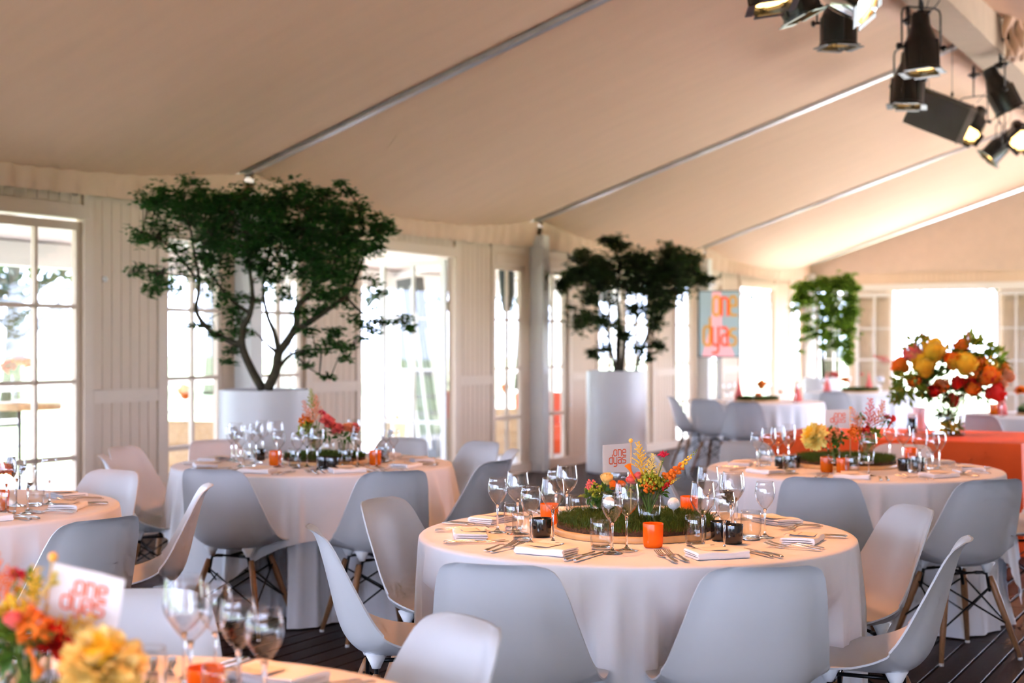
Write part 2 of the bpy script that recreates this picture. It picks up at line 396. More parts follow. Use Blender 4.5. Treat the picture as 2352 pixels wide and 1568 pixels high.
# ------------------------------------------------------------------ tented ceiling
SL = .325
rf = MB(); rf.M = Matrix(((1, 0, 0, 0), (0, 0, 1, 0), (0, 1, 0, 0), (0, 0, 0, 1)))
rf.prism([(-.25, EAVE + .16), (5, EAVE + .16 + 5 * SL), (10.25, EAVE + .16), (10.25, EAVE + .22), (5, EAVE + .24 + 5 * SL), (-.25, EAVE + .22)], Y0 - .3, Y1 + .3)
ceiling = O('ceiling', rf.mesh('marquee_roof', 'canopy', False), label='cream cloth lined marquee roof rising to a ridge', kind='structure')
def sag(v): return 4 * v * (1 - v)
for side in (0, 1):
    for k, y in enumerate(BAYS):
        b = MB(); rows = []; nu, nv = 26, 24
        for i in range(nu + 1):
            t = i / nu; x = t * 4.9
            row = []
            for j in range(nv + 1):
                v = j / nv; s_ = sag(v)
                lower = (1 - t) ** 6
                z = EAVE + x * SL + .06 - .13 * s_ ** .8 * (1 - .35 * t) - .10 * lower * s_ ** .7
                z += .006 * math.sin(v * 60 + t * 9 + k) * (t > .3) * (1 - abs(2 * v - 1)) * .6
                row.append((x if not side else 10 - x, y + .035 + v * 4.93, z))
            rows.append(row)
        b.grid(rows); O('liner_cloth', b.mesh('liner_cloth', 'liner'), ceiling)
    for k, y in enumerate(BAYS + [Y1 - .02]):
        b = MB(); q = []
        for x, dz in ((0, 0), (4.92, 0)):
            xx = x if not side else 10 - x; z = EAVE + x * SL
            q += [(xx, y - .035, z + .02), (xx, y + .035, z + .02), (xx, y + .035, z + .12), (xx, y - .035, z + .12)]
        b.add(q, [(0, 1, 2, 3), (4, 7, 6, 5), (0, 4, 5, 1), (1, 5, 6, 2), (2, 6, 7, 3), (3, 7, 4, 0)])
        O('rafter_rail', b.mesh('rafter_rail', 'aluminium', False), ceiling)
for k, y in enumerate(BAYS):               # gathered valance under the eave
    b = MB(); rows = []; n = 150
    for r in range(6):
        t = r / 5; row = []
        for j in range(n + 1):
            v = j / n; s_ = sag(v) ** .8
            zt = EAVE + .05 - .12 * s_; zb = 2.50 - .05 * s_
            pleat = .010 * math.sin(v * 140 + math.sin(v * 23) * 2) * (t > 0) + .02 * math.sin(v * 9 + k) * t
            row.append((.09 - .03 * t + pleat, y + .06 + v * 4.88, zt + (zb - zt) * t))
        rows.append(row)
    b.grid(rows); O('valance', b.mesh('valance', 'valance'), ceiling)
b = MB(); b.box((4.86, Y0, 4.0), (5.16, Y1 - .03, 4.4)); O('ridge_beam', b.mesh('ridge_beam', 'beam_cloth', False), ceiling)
b = MB(); rn = random.Random(2)
for i in range(7):
    pts = [(5.24 + .045 * (i % 3) + .02 * math.sin(j * .9 + i), 12.95 + .05 * i + .02 * math.cos(j * .7 + i * 2), 4.36 - .44 * j / 9) for j in range(10)]
    b.tube(pts, [.03 + .018 * math.sin(j * .8 + i * 1.7) for j in range(10)], 8)
O('bunched_cloth', b.mesh('bunched_cloth', 'valance'), ceiling)

# ------------------------------------------------------------------ shell chair
def interp(tab, t):
    for (a, va), (b_, vb) in zip(tab, tab[1:]):
        if t <= b_:
            k = (t - a) / (b_ - a); return va + (vb - va) * k
    return tab[-1][1]
def smooth_curve(pts, n):                   # Catmull-Rom
    P = [Vector(p) for p in pts]; P = [P[0] * 2 - P[1]] + P + [P[-1] * 2 - P[-2]]; out = []
    m_ = len(P) - 3
    for i in range(n + 1):
        t = i / n * m_; k = min(int(t), m_ - 1); f = t - k
        a, b_, c, d = P[k:k + 4]
        out.append(.5 * ((2 * b_) + (c - a) * f + (2 * a - 5 * b_ + 4 * c - d) * f * f + (3 * b_ - 3 * c + d - a) * f ** 3))
    return out
prof = smooth_curve([(.250, .418), (.235, .434), (.17, .440), (.07, .431), (-.03, .421), (-.11, .418), (-.17, .432), (-.213, .475), (-.238, .54), (-.258, .62), (-.278, .70), (-.298, .77), (-.316, .806), (-.338, .823)], 44)
arc = [0]
for a, c in zip(prof, prof[1:]): arc.append(arc[-1] + (c - a).length)
arc = [a / arc[-1] for a in arc]
HW = [(0, .120), (.02, .160), (.05, .188), (.09, .204), (.16, .219), (.25, .229), (.34, .234), (.42, .236), (.50, .234), (.58, .228), (.68, .214), (.78, .196), (.87, .180), (.93, .165), (.965, .148), (.985, .128), (1, .100)]
DP = [(0, .002), (.10, .010), (.20, .022), (.32, .045), (.42, .078), (.50, .098), (.58, .098), (.68, .080), (.80, .056), (.92, .034), (1, .022)]
b = MB(); NS = 22; top = []; bot = []
for i, p in enumerate(prof):
    t = arc[i]; a = prof[max(i - 1, 0)]; c = prof[min(i + 1, len(prof) - 1)]
    d = (c - a).normalized(); nrm = Vector((-d.y, d.x)) * -1     # towards the sitter (up / forward)
    if nrm.y < 0 and t < .3: nrm = -nrm
    k_ = max(0, min(1, (t - .62) / .25)); nrm = nrm.lerp(Vector((1, -.03)), k_).normalized()
    w = interp(HW, t); dep = interp(DP, t); r1 = []; r2 = []
    for j in range(NS + 1):
        s_ = -1 + 2 * j / NS; u = math.copysign(abs(s_) ** .85, s_)
        lift = dep * abs(u) ** 2.6; flare = .010 * max(0, abs(u) - .86) / .14
        x = u * w + math.copysign(flare, u)
        q = p + nrm * (lift - flare * .5); r1.append((x, q.x, q.y)); q2 = q - nrm * .0065
        r2.append((x * (1.0 if abs(u) < 1 else 1.0), q2.x, q2.y))
    top.append(r1); bot.append(r2)
b.grid(top); b.grid([r[::-1] for r in bot])
def rim(A, B): b.grid([A, B])
rim(bot[0], top[0]); rim(top[-1], bot[-1]); rim([r[0] for r in top], [r[0] for r in bot]); rim([r[-1] for r in bot], [r[-1] for r in top])
shell = b.mesh('chair_shell', 'plastic'); sharp(shell, 60)
LT, LB = (.115, .10, .365), (.205, .195, .012)
legs = []; feet = []
for sx, sy in ((-1, 1), (1, 1), (-1, -1), (1, -1)):
    off = -.03
    a = Vector((sx * LT[0], sy * LT[1] + off, LT[2])); c = Vector((sx * LB[0], sy * LB[1] + off, LB[2]))
    b = MB(); b.tube([a, a.lerp(c, .1), a.lerp(c, .35), c], [.012, .0155, .016, .0105], 10); legs.append((b.mesh('leg', 'leg_wood'), a, c))
    b = MB(); b.tube([c, c + Vector((0, 0, -.012))], [.011, .011], 10); feet.append(b.mesh('foot_pad', 'foot_pad'))
b = MB()
for i, j in ((0, 1), (1, 3), (3, 2), (2, 0)):
    for p, q in ((i, j), (j, i)):
        A = legs[p][1].lerp(legs[p][2], .10); B = legs[q][1].lerp(legs[q][2], .60); b.tube([A, B], .0042, 6)
        b.ball(B, .008, 6, 4); b.ball(A, .009, 6, 4)
brace = b.mesh('wire_brace', 'black_metal')
b = MB()
for k in range(4):
    a = legs[k][1]; sx = 1 if a.x > 0 else -1; sy = 1 if a.y > -.03 else -1
    b.tube([a + Vector((0, 0, -.07)), a + Vector((-sx * .012, 0, -.01)), a + Vector((-sx * .018, 0, .012)), (sx * .08, a.y - sy * .01, .382), (sx * .045, .06 if sy > 0 else -.12, .383)], .0075, 6)
b.tube([(0, .06, .383), (0, -.12, .383)], .007, 6); b.tube([(-.08, .06, .383), (.08, .06, .383)], .006, 6); b.tube([(-.08, -.12, .383), (.08, -.12, .383)], .006, 6)
bracket = b.mesh('seat_bracket', 'black_metal')
mounts = []
for x, y in ((-.10, .07), (.10, .07), (-.10, -.13), (.10, -.13)):
    b = MB(); b.M = Matrix.Translation((x, y, .382)); b.lathe([(.014, 0), (.018, .01), (.036, .046)], 14); mounts.append(b.mesh('shock_mount', 'plastic_white'))
CHAIR = [('shell', shell)] + [('leg', legs[k][0], None, [('foot_pad', feet[k])]) for k in range(4)] + [('wire_brace', brace, 'black wire cross bracing'), ('seat_bracket', bracket)] + [('shock_mount', m_) for m_ in mounts]
def chair(X, z, target, label, group, turn=0):
    """X, z: lateral offset and depth of the top of the backrest"""
    p = W(X, z, 0); d = Vector((target[0] - p.x, target[1] - p.y, 0)).normalized()
    d = Matrix.Rotation(math.radians(turn), 3, 'Z') @ d
    o = p + d * .325
    thing('shell_chair', CHAIR, (o.x, o.y, 0), math.atan2(-d.x, d.y), label, 'chair', group)
    return o, d

# ------------------------------------------------------------------ tables and cloths
TR, TZ = .75, .755
TB = {}
def table_at(key, X, z): TB[key] = W(X, z, 0)
table_at('M', .431, 4.96); table_at('A', -1.09, 7.80); table_at('B', 1.80, 7.50); table_at('L', -2.36, 5.72); table_at('F', -.78, 2.27)
table_at('C', 2.81, 16.3); table_at('D', 4.77, 19.5); table_at('E', 4.95, 13.2)
TN = dict(M='centre table', A='rear left table', B='rear right table', L='left edge table', F='foreground corner table', C='far table below the portrait screen', D='farthest table before the end doors', E='far table at the right edge')
b = MB(); b.lathe([(.001, .70), (.735, .70), (.742, .708), (.742, .737), (.735, .742), (.001, .742)], 48); t_top = b.mesh('table_top', 'crate_wood')
b = MB(); b.lathe([(.035, .03), (.035, .70)], 16); b.tube([(-.3, 0, .02), (.3, 0, .02)], .018, 8); b.tube([(0, -.3, .02), (0, .3, .02)], .018, 8); t_leg = b.mesh('pedestal', 'black_metal')
chairs_of = {k: [] for k in TB}
def put(key, name, X, z, label, turn=0):
    chairs_of[key].append(chair(X, z, TB[key], label, 'white shell chairs around the round tables', turn))
WS = 'white shell chair with wooden legs '
put('M', '', -.050, 3.82, WS + 'at the centre table, front left, its back to us', 8)
put('M', '', .682, 3.78, WS + 'at the centre table, front right, its back to us', -4)
put('M', '', -.645, 4.58, WS + 'left of the centre table, seen side on', -6)
put('M', '', -.515, 5.43, WS + 'left rear of the centre table, inner face showing')
put('M', '', 1.374, 4.30, WS + 'right of the centre table, seen side on', 13)
put('M', '', 1.478, 5.17, WS + 'right rear of the centre table, inner face showing')
put('A', '', -1.43, 6.73, 'grey backed shell chair at the rear left table, front left')
put('A', '', -.54, 6.63, 'grey backed shell chair at the rear left table, front right')
put('A', '', -2.18, 7.54, 'shell chair left of the rear left table, only its curled top showing')
put('A', '', -2.25, 8.17, 'pinkish lit shell chair against the boarded wall left of the rear left table')
put('A', '', -.06, 7.23, 'grey shaded shell chair right of the rear left table, nearest to us', 0)
put('A', '', .02, 7.95, 'shell chair right of the rear left table, middle of the three there')
put('A', '', -.16, 8.62, 'white shell chair right of the rear left table, farthest of the three there')
put('A', '', -1.85, 8.77, 'shell chair behind the rear left table, in front of the narrow window')
put('A', '', -.68, 9.0, 'shell chair behind the rear left table, in front of the open doors')
put('B', '', 1.36, 6.31, 'grey shaded shell chair at the rear right table, front left, behind the wine glasses')
put('B', '', 2.11, 6.21, 'grey shaded shell chair at the rear right table, front right', 4)
put('B', '', .74, 7.60, 'shell chair left of the rear right table, behind the flower vase')
put('B', '', 1.40, 8.65, 'tan lit shell chair behind the rear right table, at its left')
put('B', '', 2.32, 8.40, 'white shell chair behind the rear right table, in front of the orange cloth')
put('B', '', 2.95, 7.45, 'shell chair cut by the right frame edge beside the rear right table')
put('L', '', -1.38, 4.82, 'shell chair behind the foreground flag, with a shadow line across its back', 4)
put('L', '', -1.27, 5.96, WS + 'right of the left edge table, seen side on')
put('L', '', -1.85, 6.67, 'white shell chair behind the left edge table, facing us')
put('F', '', -.085, 3.05, 'nearest white shell chair at the bottom centre, blurred', -16)
put('F', '', -.89, 3.42, 'pale blue shell chair behind the large yellow bloom')
put('C', '', 1.78, 16.1, 'blurred shell chair left of the far table below the portrait screen, side on')
put('C', '', 2.36, 14.5, 'blurred white shell chair in front of the far table below the portrait screen')
put('C', '', 2.05, 15.2, 'blurred grey shell chair at the left front of the far table below the screen')
put('D', '', 4.00, 17.7, 'blurred shell chair before the farthest table near the end doors')
put('E', '', 3.88, 11.9, 'blurred lilac shell chair before the far table at the right edge')
put('E', '', 3.78, 13.4, 'blurred white shell chair just left of the big flower vase')

def cloth(key, seed, seg=200, rows=18, hem=None, rad=TR, ztop=TZ, amp=.04, mname='cloth', flare=.015, bunch=0):
    rnd = random.Random(seed); c = TB[key]; b = MB()
    ks = [(rnd.choice((22, 26, 28)), rnd.uniform(0, 6.3), 1), (rnd.choice((40, 44)), rnd.uniform(0, 6.3), .5), (rnd.choice((10, 12)), rnd.uniform(0, 6.3), .9), (rnd.choice((6, 8)), rnd.uniform(0, 6.3), .4)]
    push = []
    for o, d in chairs_of[key]:
        f = o + d * .25; v = Vector((f.x - c.x, f.y - c.y)); push.append((math.atan2(v.y, v.x), v.length - .015))
    R = []
    R.append([(1e-4 * math.cos(2 * PI * i / seg), 1e-4 * math.sin(2 * PI * i / seg), ztop) for i in range(seg)])
    for rr in (.3, .6, .9, .975):
        R.append([(rad * rr * math.cos(2 * PI * i / seg), rad * rr * math.sin(2 * PI * i / seg), ztop + .0008 * math.sin(i * .7 + rr * 9)) for i in range(seg)])
    for a in (30, 60, 90): R.append([((rad - .008 + .014 * math.sin(math.radians(a))) * math.cos(2 * PI * i / seg), (rad - .008 + .014 * math.sin(math.radians(a))) * math.sin(2 * PI * i / seg), ztop - .014 + .014 * math.cos(math.radians(a))) for i in range(seg)])
    for k in range(1, rows + 1):
        row = []
        for i in range(seg):
            th = 2 * PI * i / seg
            zb = .008 if hem is None else hem(th)
            t = k / rows; z = (ztop - .014) + (zb - ztop + .014) * t; d = (ztop - z) / ztop
            f = sum(w * (1 - 2 * abs(math.sin(n * th / 2 + p + .9 * math.sin(3 * th + p))) ** .9) for n, p, w in ks) / 2.2
            if hem: f = max(f, -.25) + .15
            r = rad + .006 + flare * d + amp * (min(1, d * 3.5) ** .9) * (f + (0 if hem else .2))
            if bunch and z < .2: r += bunch * (.2 - z) / .2 * (.5 + .5 * math.sin(8 * th + seed)) * (.6 + .4 * math.sin(27 * th))
            if hem is None:
                for pa, pr in push:
                    da = abs((th - pa + PI) % (2 * PI) - PI)
                    wgt = max(0, 1 - (da / .27) ** 2) ** .6 if da < .27 else 0
                    hz = max(0, min(1, (.62 - z) / .14))
                    lim = pr - .005 - .045 * (.5 - .5 * max(-1, min(1, f * 1.6)))
                    if r > lim: r = r + (lim - r) * min(1, wgt * 1.3) * hz
            row.append((r * math.cos(th), r * math.sin(th), z))
        R.append(row)
    b.grid([r for r in R], True)
    return b.mesh('round_cloth', mname)
for i, k in enumerate('MABLFCDE'):
    thing('round_table', [('table_top', t_top), ('pedestal', t_leg)], (TB[k].x, TB[k].y, 0), 0, 'round banquet table under the cloth, ' + TN[k], 'table', 'round banquet tables')
    far = k in 'CDE'
    O('tablecloth', cloth(k, 11 + i, 160 if far else 420, 10 if far else 20, amp=.036 if k == 'M' else (.022 if k in 'AB' else .036), bunch=.06 if k in 'AB' else 0), None, (TB[k].x, TB[k].y, 0),
      label='white cloth hanging to the floor over the ' + TN[k], cat='tablecloth', group='white round tablecloths')
def square_hem(rot, side, z=TZ):
    def h(th):
        a = th + rot; m_ = max(abs(math.cos(a)), abs(math.sin(a))); return max(.1, z - (side / 2 / m_ - TR))
    return h
for k, rot, side in (('A', TH + .35, 2.12), ('B', TH + .15, 2.08)):
    O('overlay_cloth', cloth(k, 40 + ord(k), 360, 14, square_hem(rot, side), TR + .008, TZ + .003, .045, flare=.09), None, (TB[k].x, TB[k].y, 0),
      label='square white overlay cloth on the ' + TN[k], cat='tablecloth', group='square overlay cloths')
TOPZ = {k: TZ + .0012 for k in TB}; TOPZ['A'] = TOPZ['B'] = TZ + .0042

# orange buffet table
b = MB(); ox0, ox1, oy0, oy1 = CX - 3.43, CX - 1.63, 9.88, 11.20
for x in (ox0 + .12, ox1 - .12):
    for y in (oy0 + .12, oy1 - .12): b.box((x - .025, y - .025, 0), (x + .025, y + .025, .72))
lg = b.mesh('table_legs', 'black_metal', False)
b = MB(); b.box((ox0 + .02, oy0 + .02, .715), (ox1 - .02, oy1 - .02, .745))
thing('buffet_table', [('table_top', b.mesh('buffet_top', 'crate_wood', False)), ('trestle', lg)], (0, 0, 0), 0, 'rectangular serving table hidden under the orange cloth', 'table')
def rrect(off, z, fold):
    pts = []; L = [(ox0 - off, oy0 - off), (ox1 + off, oy0 - off), (ox1 + off, oy1 + off), (ox0 - off, oy1 + off)]
    n = 30
    for q in range(4):
        a, c = L[q], L[(q + 1) % 4]
        for i in range(n):
            t = i / n; nx_, ny_ = (c[1] - a[1]), -(c[0] - a[0]); l = math.hypot(nx_, ny_)
            w = fold * (math.sin(t * 19 + q) * .5 + math.sin(t * 7 + q * 2)) * math.sin(PI * t) ** .3
            pts.append((a[0] + (c[0] - a[0]) * t + nx_ / l * w, a[1] + (c[1] - a[1]) * t + ny_ / l * w, z))
    return pts
b = MB(); cx_, cy_ = (ox0 + ox1) / 2, (oy0 + oy1) / 2
rows = [[(cx_ + (p[0] - cx_) * s_, cy_ + (p[1] - cy_) * s_, .752) for p in rrect(0, .752, 0)] for s_ in (.001, .5, .97)] + [rrect(0, .752, 0), rrect(.006, .742, 0)]
rows += [rrect(.006 + .025 * t, .742 - .735 * t, .02 * t) for t in (.15, .3, .5, .7, .85, 1)]
b.grid(rows, True); sharp_me = b.mesh('orange_cloth', 'orange_cloth'); sharp(sharp_me, 50)
O('orange_tablecloth', sharp_me, None, label='bright orange cloth over the rectangular serving table', cat='tablecloth')

# ------------------------------------------------------------------ tableware
def wineglass(h, rb):
    b = MB(); zb = h * .50; bowl = [(.004, zb), (rb * .45, zb + .012), (rb * .80, zb + .030), (rb * .97, zb + .047), (rb, zb + .058), (rb * .96, zb + .075), (rb * .90, h - .014), (rb * .85, h)]
    cv = smooth_curve([(r, z, 0) for r, z in bowl], 22); pr = [(p.x, p.y) for p in cv]
    inner = [(max(r - .0011, .001), z + .0006) for r, z in pr[::-1]]
    b.lathe(pr + inner, 32, False); bowl_m = b.mesh('glass_bowl', 'glass')
    b = MB(); b.lathe([(.0045, .010), (.0034, .022), (.0031, zb * .6), (.0036, zb * .85), (.0065, zb + .001), (.002, zb + .004)], 14); stem_m = b.mesh('glass_stem', 'glass_solid')
    b = MB(); b.lathe([(.001, 0), (rb * .92, 0), (rb * .93, .0012), (rb * .5, .0038), (.010, .007), (.0045, .0125), (.001, .013)], 32); foot_m = b.mesh('glass_foot', 'glass_solid')
    return [('bowl', bowl_m), ('stem', stem_m), ('foot', foot_m)]
WG = {'S': wineglass(.190, .0345), 'L': wineglass(.216, .0405)}
b = MB(); cv = [(.027, .0), (.031, .003), (.0345, .03), (.0355, .055), (.0345, .085), (.0325, .098)]
b.lathe(cv + [(r - .0014, z) for r, z in cv[::-1] if z > .012] + [(.026, .012), (.001, .011)], 30, False); tum_w = b.mesh('tumbler_wall', 'glass_tumbler')
b = MB(); b.lathe([(.001, .0006), (.026, .0006), (.0295, .004), (.0305, .011), (.001, .0105)], 30); tum_b = b.mesh('tumbler_base', 'glass_solid')
TUM = [('wall', tum_w), ('base', tum_b)]
def votive(mn, r, h):
    b = MB(); pr = [(.001, .0), (r * .80, 0), (r * .90, .004), (r * .95, .014), (r, h - .002), (r * .985, h), (r * .95, h - .002), (r * .88, .016), (.001, .014)]
    b.lathe(pr, 32, False); return b.mesh('votive_cup', mn)
b = MB(); b.lathe([(.001, .015), (.019, .015), (.019, .028), (.001, .029)], 18); tea = b.mesh('tealight', 'wax')
VOT = {'orange': [('cup', votive('votive_orange', .0335, .078)), ('tealight', tea)], 'black': [('cup', votive('votive_black', .0345, .064))]}
def strip(pts, widths, th, b):              # flat bar following a side profile, pts (y,z)
    rows = []
    for (y, z), w in zip(pts, widths):
        rows.append([(-w, y, z), (-w * .6, y, z + th), (w * .6, y, z + th), (w, y, z), (0, y, z - th * .3)])
    b.grid(rows, True); n = len(rows)
    b.add(rows[0], [(0, 1, 2, 3, 4)]); b.add(rows[-1], [(4, 3, 2, 1, 0)])
b = MB(); strip([(-.095, .004), (-.085, .0055), (-.05, .008), (-.01, .012), (.015, .010), (.026, .005)], [.007, .009, .0065, .004, .0035, .005], .0025, b); fk_h = b.mesh('fork_handle', 'steel')
b = MB(); strip([(.024, .005), (.034, .003), (.045, .0035)], [.005, .0105, .0125], .002, b)
for i in range(4):
    x = -.0093 + i * .0062; rows = []
    for y, z in ((.043, .0035), (.06, .0055), (.08, .0095), (.094, .014)):
        w = .0016; rows.append([(x - w, y, z), (x - w, y, z + .0016), (x + w, y, z + .0016), (x + w, y, z)])
    b.grid(rows, True); b.add(rows[-1], [(0, 1, 2, 3)])
fk_t = b.mesh('fork_head', 'steel')
b = MB(); strip([(-.105, .004), (-.098, .006), (-.06, .0065), (-.01, .0055), (.0, .004)], [.006, .0085, .0075, .006, .0065], .004, b); kn_h = b.mesh('knife_handle', 'steel')
b = MB(); rows = []
for y, w0, w1 in ((0, -.006, .006), (.01, -.004, .007), (.05, -.004, .0085), (.085, -.004, .0075), (.105, -.004, -.001)):
    rows.append([(w0, y, .004), (w0, y, .0058), (w1, y, .0048), (w1, y, .0042)])
b.grid(rows, True); b.add(rows[-1], [(0, 1, 2, 3)]); kn_b = b.mesh('knife_blade', 'steel')
FORK = [('handle', fk_h), ('tines', fk_t)]; KNIFE = [('handle', kn_h), ('blade', kn_b)]
def napkin_mesh(seed):
    rnd = random.Random(seed); b = MB(); n = 10
    # side profile of a cloth folded twice, fold at -y
    out = smooth_curve([(.052, .0, 0), (.0, .0005, 0), (-.046, .0, 0), (-.054, .005, 0), (-.054, .016, 0), (-.046, .0215, 0), (0, .022, 0), (.050, .0205, 0), (.055, .0185, 0), (.050, .0155, 0), (-.035, .0150, 0), (-.035, .0128, 0), (.052, .0125, 0), (.056, .0105, 0), (.052, .0085, 0), (-.038, .0085, 0), (-.038, .0062, 0), (.054, .0058, 0)], 54)
    rows = []
    for i in range(n + 1):
        x = -.085 + .17 * i / n; ph = rnd.uniform(0, 6)
        rows.append([(x + .002 * math.sin(p.y * 400 + ph), p.x * (1 + .02 * math.sin(i * 1.3 + seed)), p.y * (1 + .10 * math.sin(i * .9 + seed + p.x * 20))) for p in out])
    b.grid(rows, True); b.add(rows[0], [tuple(range(len(rows[0])))]); b.add(rows[-1], [tuple(range(len(rows[-1]) - 1, -1, -1))])
    return b.mesh('napkin', 'napkin')
NAP = [napkin_mesh(k) for k in range(3)]
b = MB(); b.grid([[(-.043, y, z), (.043, y, z)] for y, z in ((-.032, .0245), (.0, .0262), (.028, .0258), (.056, .0305))]); b.grid([[(.043, y, z), (-.043, y, z)] for y, z in ((-.032, .0241), (.0, .0258), (.028, .0254), (.056, .0301))])
card = b.mesh('card', 'paper', False)
tc = bpy.data.curves.new('card_print', 'FONT'); tc.body = 'Frederik Rensera'; tc.size = .0105; tc.align_x = 'CENTER'
to = bpy.data.objects.new('card_print', tc); COL.objects.link(to)
dg = bpy.context.evaluated_depsgraph_get(); card_print = bpy.data.meshes.new_from_object(to.evaluated_get(dg)); bpy.data.objects.remove(to)
card_print.materials.clear(); card_print.materials.append(MATS['ink'])
for v in card_print.vertices: v.co = (v.co.x, v.co.y + .018, .0268 if v.co.y < .012 else .0268)
b = MB()
for i in range(3):
    for j in range(5): b.ball((.018 + j * .003, .041 + i * .0028, .0293), .0013, 5, 4, (1, 1, .3))
emblem = b.mesh('emblem', 'ink')

NAPS = {k: [] for k in TB}
def setting(key, ang, seat, i, items='fnkc', jit=0):
    """ang in degrees from the camera side of the table, positive to the right"""
    c = TB[key]; a = math.radians(ang); zt = TOPZ[key]
    rad = (math.sin(a), -math.cos(a))                                   # lateral, depth
    def at(r, lat):
        lx = rad[0] * r + rad[1] * -lat * 1.0; lz = rad[1] * r + rad[0] * lat
        w = Vector((lx * CT - lz * ST, lx * ST + lz * CT)); return (c.x + w.x, c.y + w.y, zt)
    rz = TH + a                                                         # local +y points to the table centre
    T = 'of the ' + TN[key]
    rn = random.Random(i * 31 + ord(key))
    j = lambda s_: rn.uniform(-s_, s_)
    NAPS[key].append(at(.595, 0)[:2])
    if 'n' in items: O('napkin', NAP[i % 3], None, at(.595 + j(.01), j(.01)), (0, 0, rz + j(.12)), 'folded white napkin at the %s setting %s' % (seat, T), 'napkin', 'folded napkins')
    if 'c' in items:
        r_ = thing('name_card', [('card', card)] + ([('print', card_print), ('emblem', emblem)] if key in 'MF' else []), at(.585 + j(.01), j(.02)), rz + j(.1), 'cream name card on the napkin at the %s setting %s' % (seat, T), 'name card', 'name cards')
    if 'f' in items:
        for q, (lat, w) in enumerate(((-.170, 'outer'), (-.135, 'inner'))): thing('fork', FORK, at(.585 + j(.008), lat + j(.005)), rz + j(.03) + (.06 if i % 2 else -.12), '%s stainless fork at the %s setting %s' % (w, seat, T), 'fork', 'forks')
    if 'k' in items:
        for q, (lat, w) in enumerate(((.135, 'inner'), (.162, 'outer'))): thing('knife', KNIFE, at(.59 + j(.008), lat + j(.004)), rz + j(.025) + (.1 if i % 2 else .04), '%s stainless knife at the %s setting %s' % (w, seat, T), 'knife', 'knives')
for i, (a, s_) in enumerate(((20, 'front right'), (-34, 'front left'), (66, 'right'), (115, 'right rear'), (-79, 'left'), (-122, 'left rear'), (160, 'rear right'), (-163, 'rear left'))): setting('M', a, s_, i)
for i, (a, s_) in enumerate(((-20, 'front left'), (24, 'front right'), (64, 'right'), (100, 'right rear'), (-66, 'left'), (-105, 'left rear'), (145, 'rear right'), (-145, 'rear left'))): setting('A', a, s_, i)
for i, (a, s_) in enumerate(((-14, 'front left'), (30, 'front right'), (74, 'right'), (118, 'right rear'), (-62, 'left'), (-105, 'left rear'), (160, 'rear right'), (-150, 'rear left'))): setting('B', a, s_, i)
for i, (a, s_) in enumerate(((42, 'near right'), (86, 'right'), (130, 'far right'))): setting('L', a, s_, i)
for i, (a, s_) in enumerate(((148, 'far right'), (-172, 'far side'))): setting('F', a, s_, i)

ORD = ['leftmost', 'second from left', 'third from left', 'fourth from left', 'fifth from left', 'sixth from left', 'seventh from left', 'eighth from left', 'ninth from left', 'tenth from left', 'eleventh from left', 'twelfth from left', 'thirteenth from left']
PLACE = {k: [] for k in TB}
TURF = {'M': (0, 0, 1), 'L': (0, 0, 1), 'F': (0, 0, 1), 'A': (.055, .06, .82), 'B': (-.01, .12, .94), 'C': (0, 0, .9), 'D': (0, 0, .9), 'E': (0, 0, .9)}   # lateral and depth offset, size
def glasses(key, kind, pts):
    h = {'S': .190, 'L': .216}.get(kind)
    for i, (px, py) in enumerate(sorted(pts)):
        p = PX(px, py, TOPZ[key] + h) if kind != 'T' else PX(px, py, TOPZ[key])
        PLACE[key].append([p.x, p.y, {'S': .0345, 'L': .0405, 'T': .036}[kind], kind, ORD[i]])
def votives(key, kind, pts):
    for i, (px, py) in enumerate(sorted(pts)):
        p = PX(px, py, TOPZ[key]); PLACE[key].append([p.x, p.y, .035, kind, ORD[i]])
def settle():                               # nudge neighbours apart so that nothing stands inside anything else
    for key, L in PLACE.items():
        c = TB[key]; t = c + lateral(*TURF[key][:2]); tr = .296 * TURF[key][2]
        fixed = [(t.x, t.y, tr)] + [(x, y, .062) for x, y in NAPS[key]]
        for it in range(80):
            for i, a in enumerate(L):
                for b_ in L[i + 1:]:
                    dx, dy = b_[0] - a[0], b_[1] - a[1]; d = math.hypot(dx, dy) + 1e-6; m_ = a[2] + b_[2] + .004
                    if d < m_:
                        k = (m_ - d) / d / 2; a[0] -= dx * k; a[1] -= dy * k; b_[0] += dx * k; b_[1] += dy * k
                for fx, fy, fr in fixed:
                    dx, dy = a[0] - fx, a[1] - fy; d = math.hypot(dx, dy) + 1e-6; m_ = fr + a[2]
                    if d < m_: a[0] += dx / d * (m_ - d) * .6; a[1] += dy / d * (m_ - d) * .6
                dx, dy = a[0] - c.x, a[1] - c.y; d = math.hypot(dx, dy)
                if d > .70: a[0] = c.x + dx / d * .70; a[1] = c.y + dy / d * .70
        for x, y, r_, kind, o_ in L:
            loc = (x, y, TOPZ[key])
            if kind == 'T': thing('tumbler', TUM, loc, 0, 'empty water tumbler on the %s, %s' % (TN[key], o_), 'glass', 'water tumblers')
            elif kind in WG:
                nm = {'S': 'small', 'L': 'large'}[kind]; thing('wine_glass', WG[kind], loc, 0, 'empty %s wine glass on the %s, %s of the %s ones' % (nm, TN[key], o_, nm), 'wine glass', 'wine glasses')
            else: thing('votive_cup', VOT[kind], loc, 0, '%s votive cup on the %s, %s' % (kind, TN[key], o_), 'votive', 'votive cups')
glasses('M', 'S', [(1143, 1097), (1220, 1117), (1408, 1131), (1655, 1127), (1746, 1106), (1277, 1077), (1424, 1072)])
glasses('M', 'L', [(1189, 1082), (1269, 1097), (1303, 1066), (1438, 1108), (1618, 1105), (1692, 1088), (1623, 1070), (1672, 1083)])
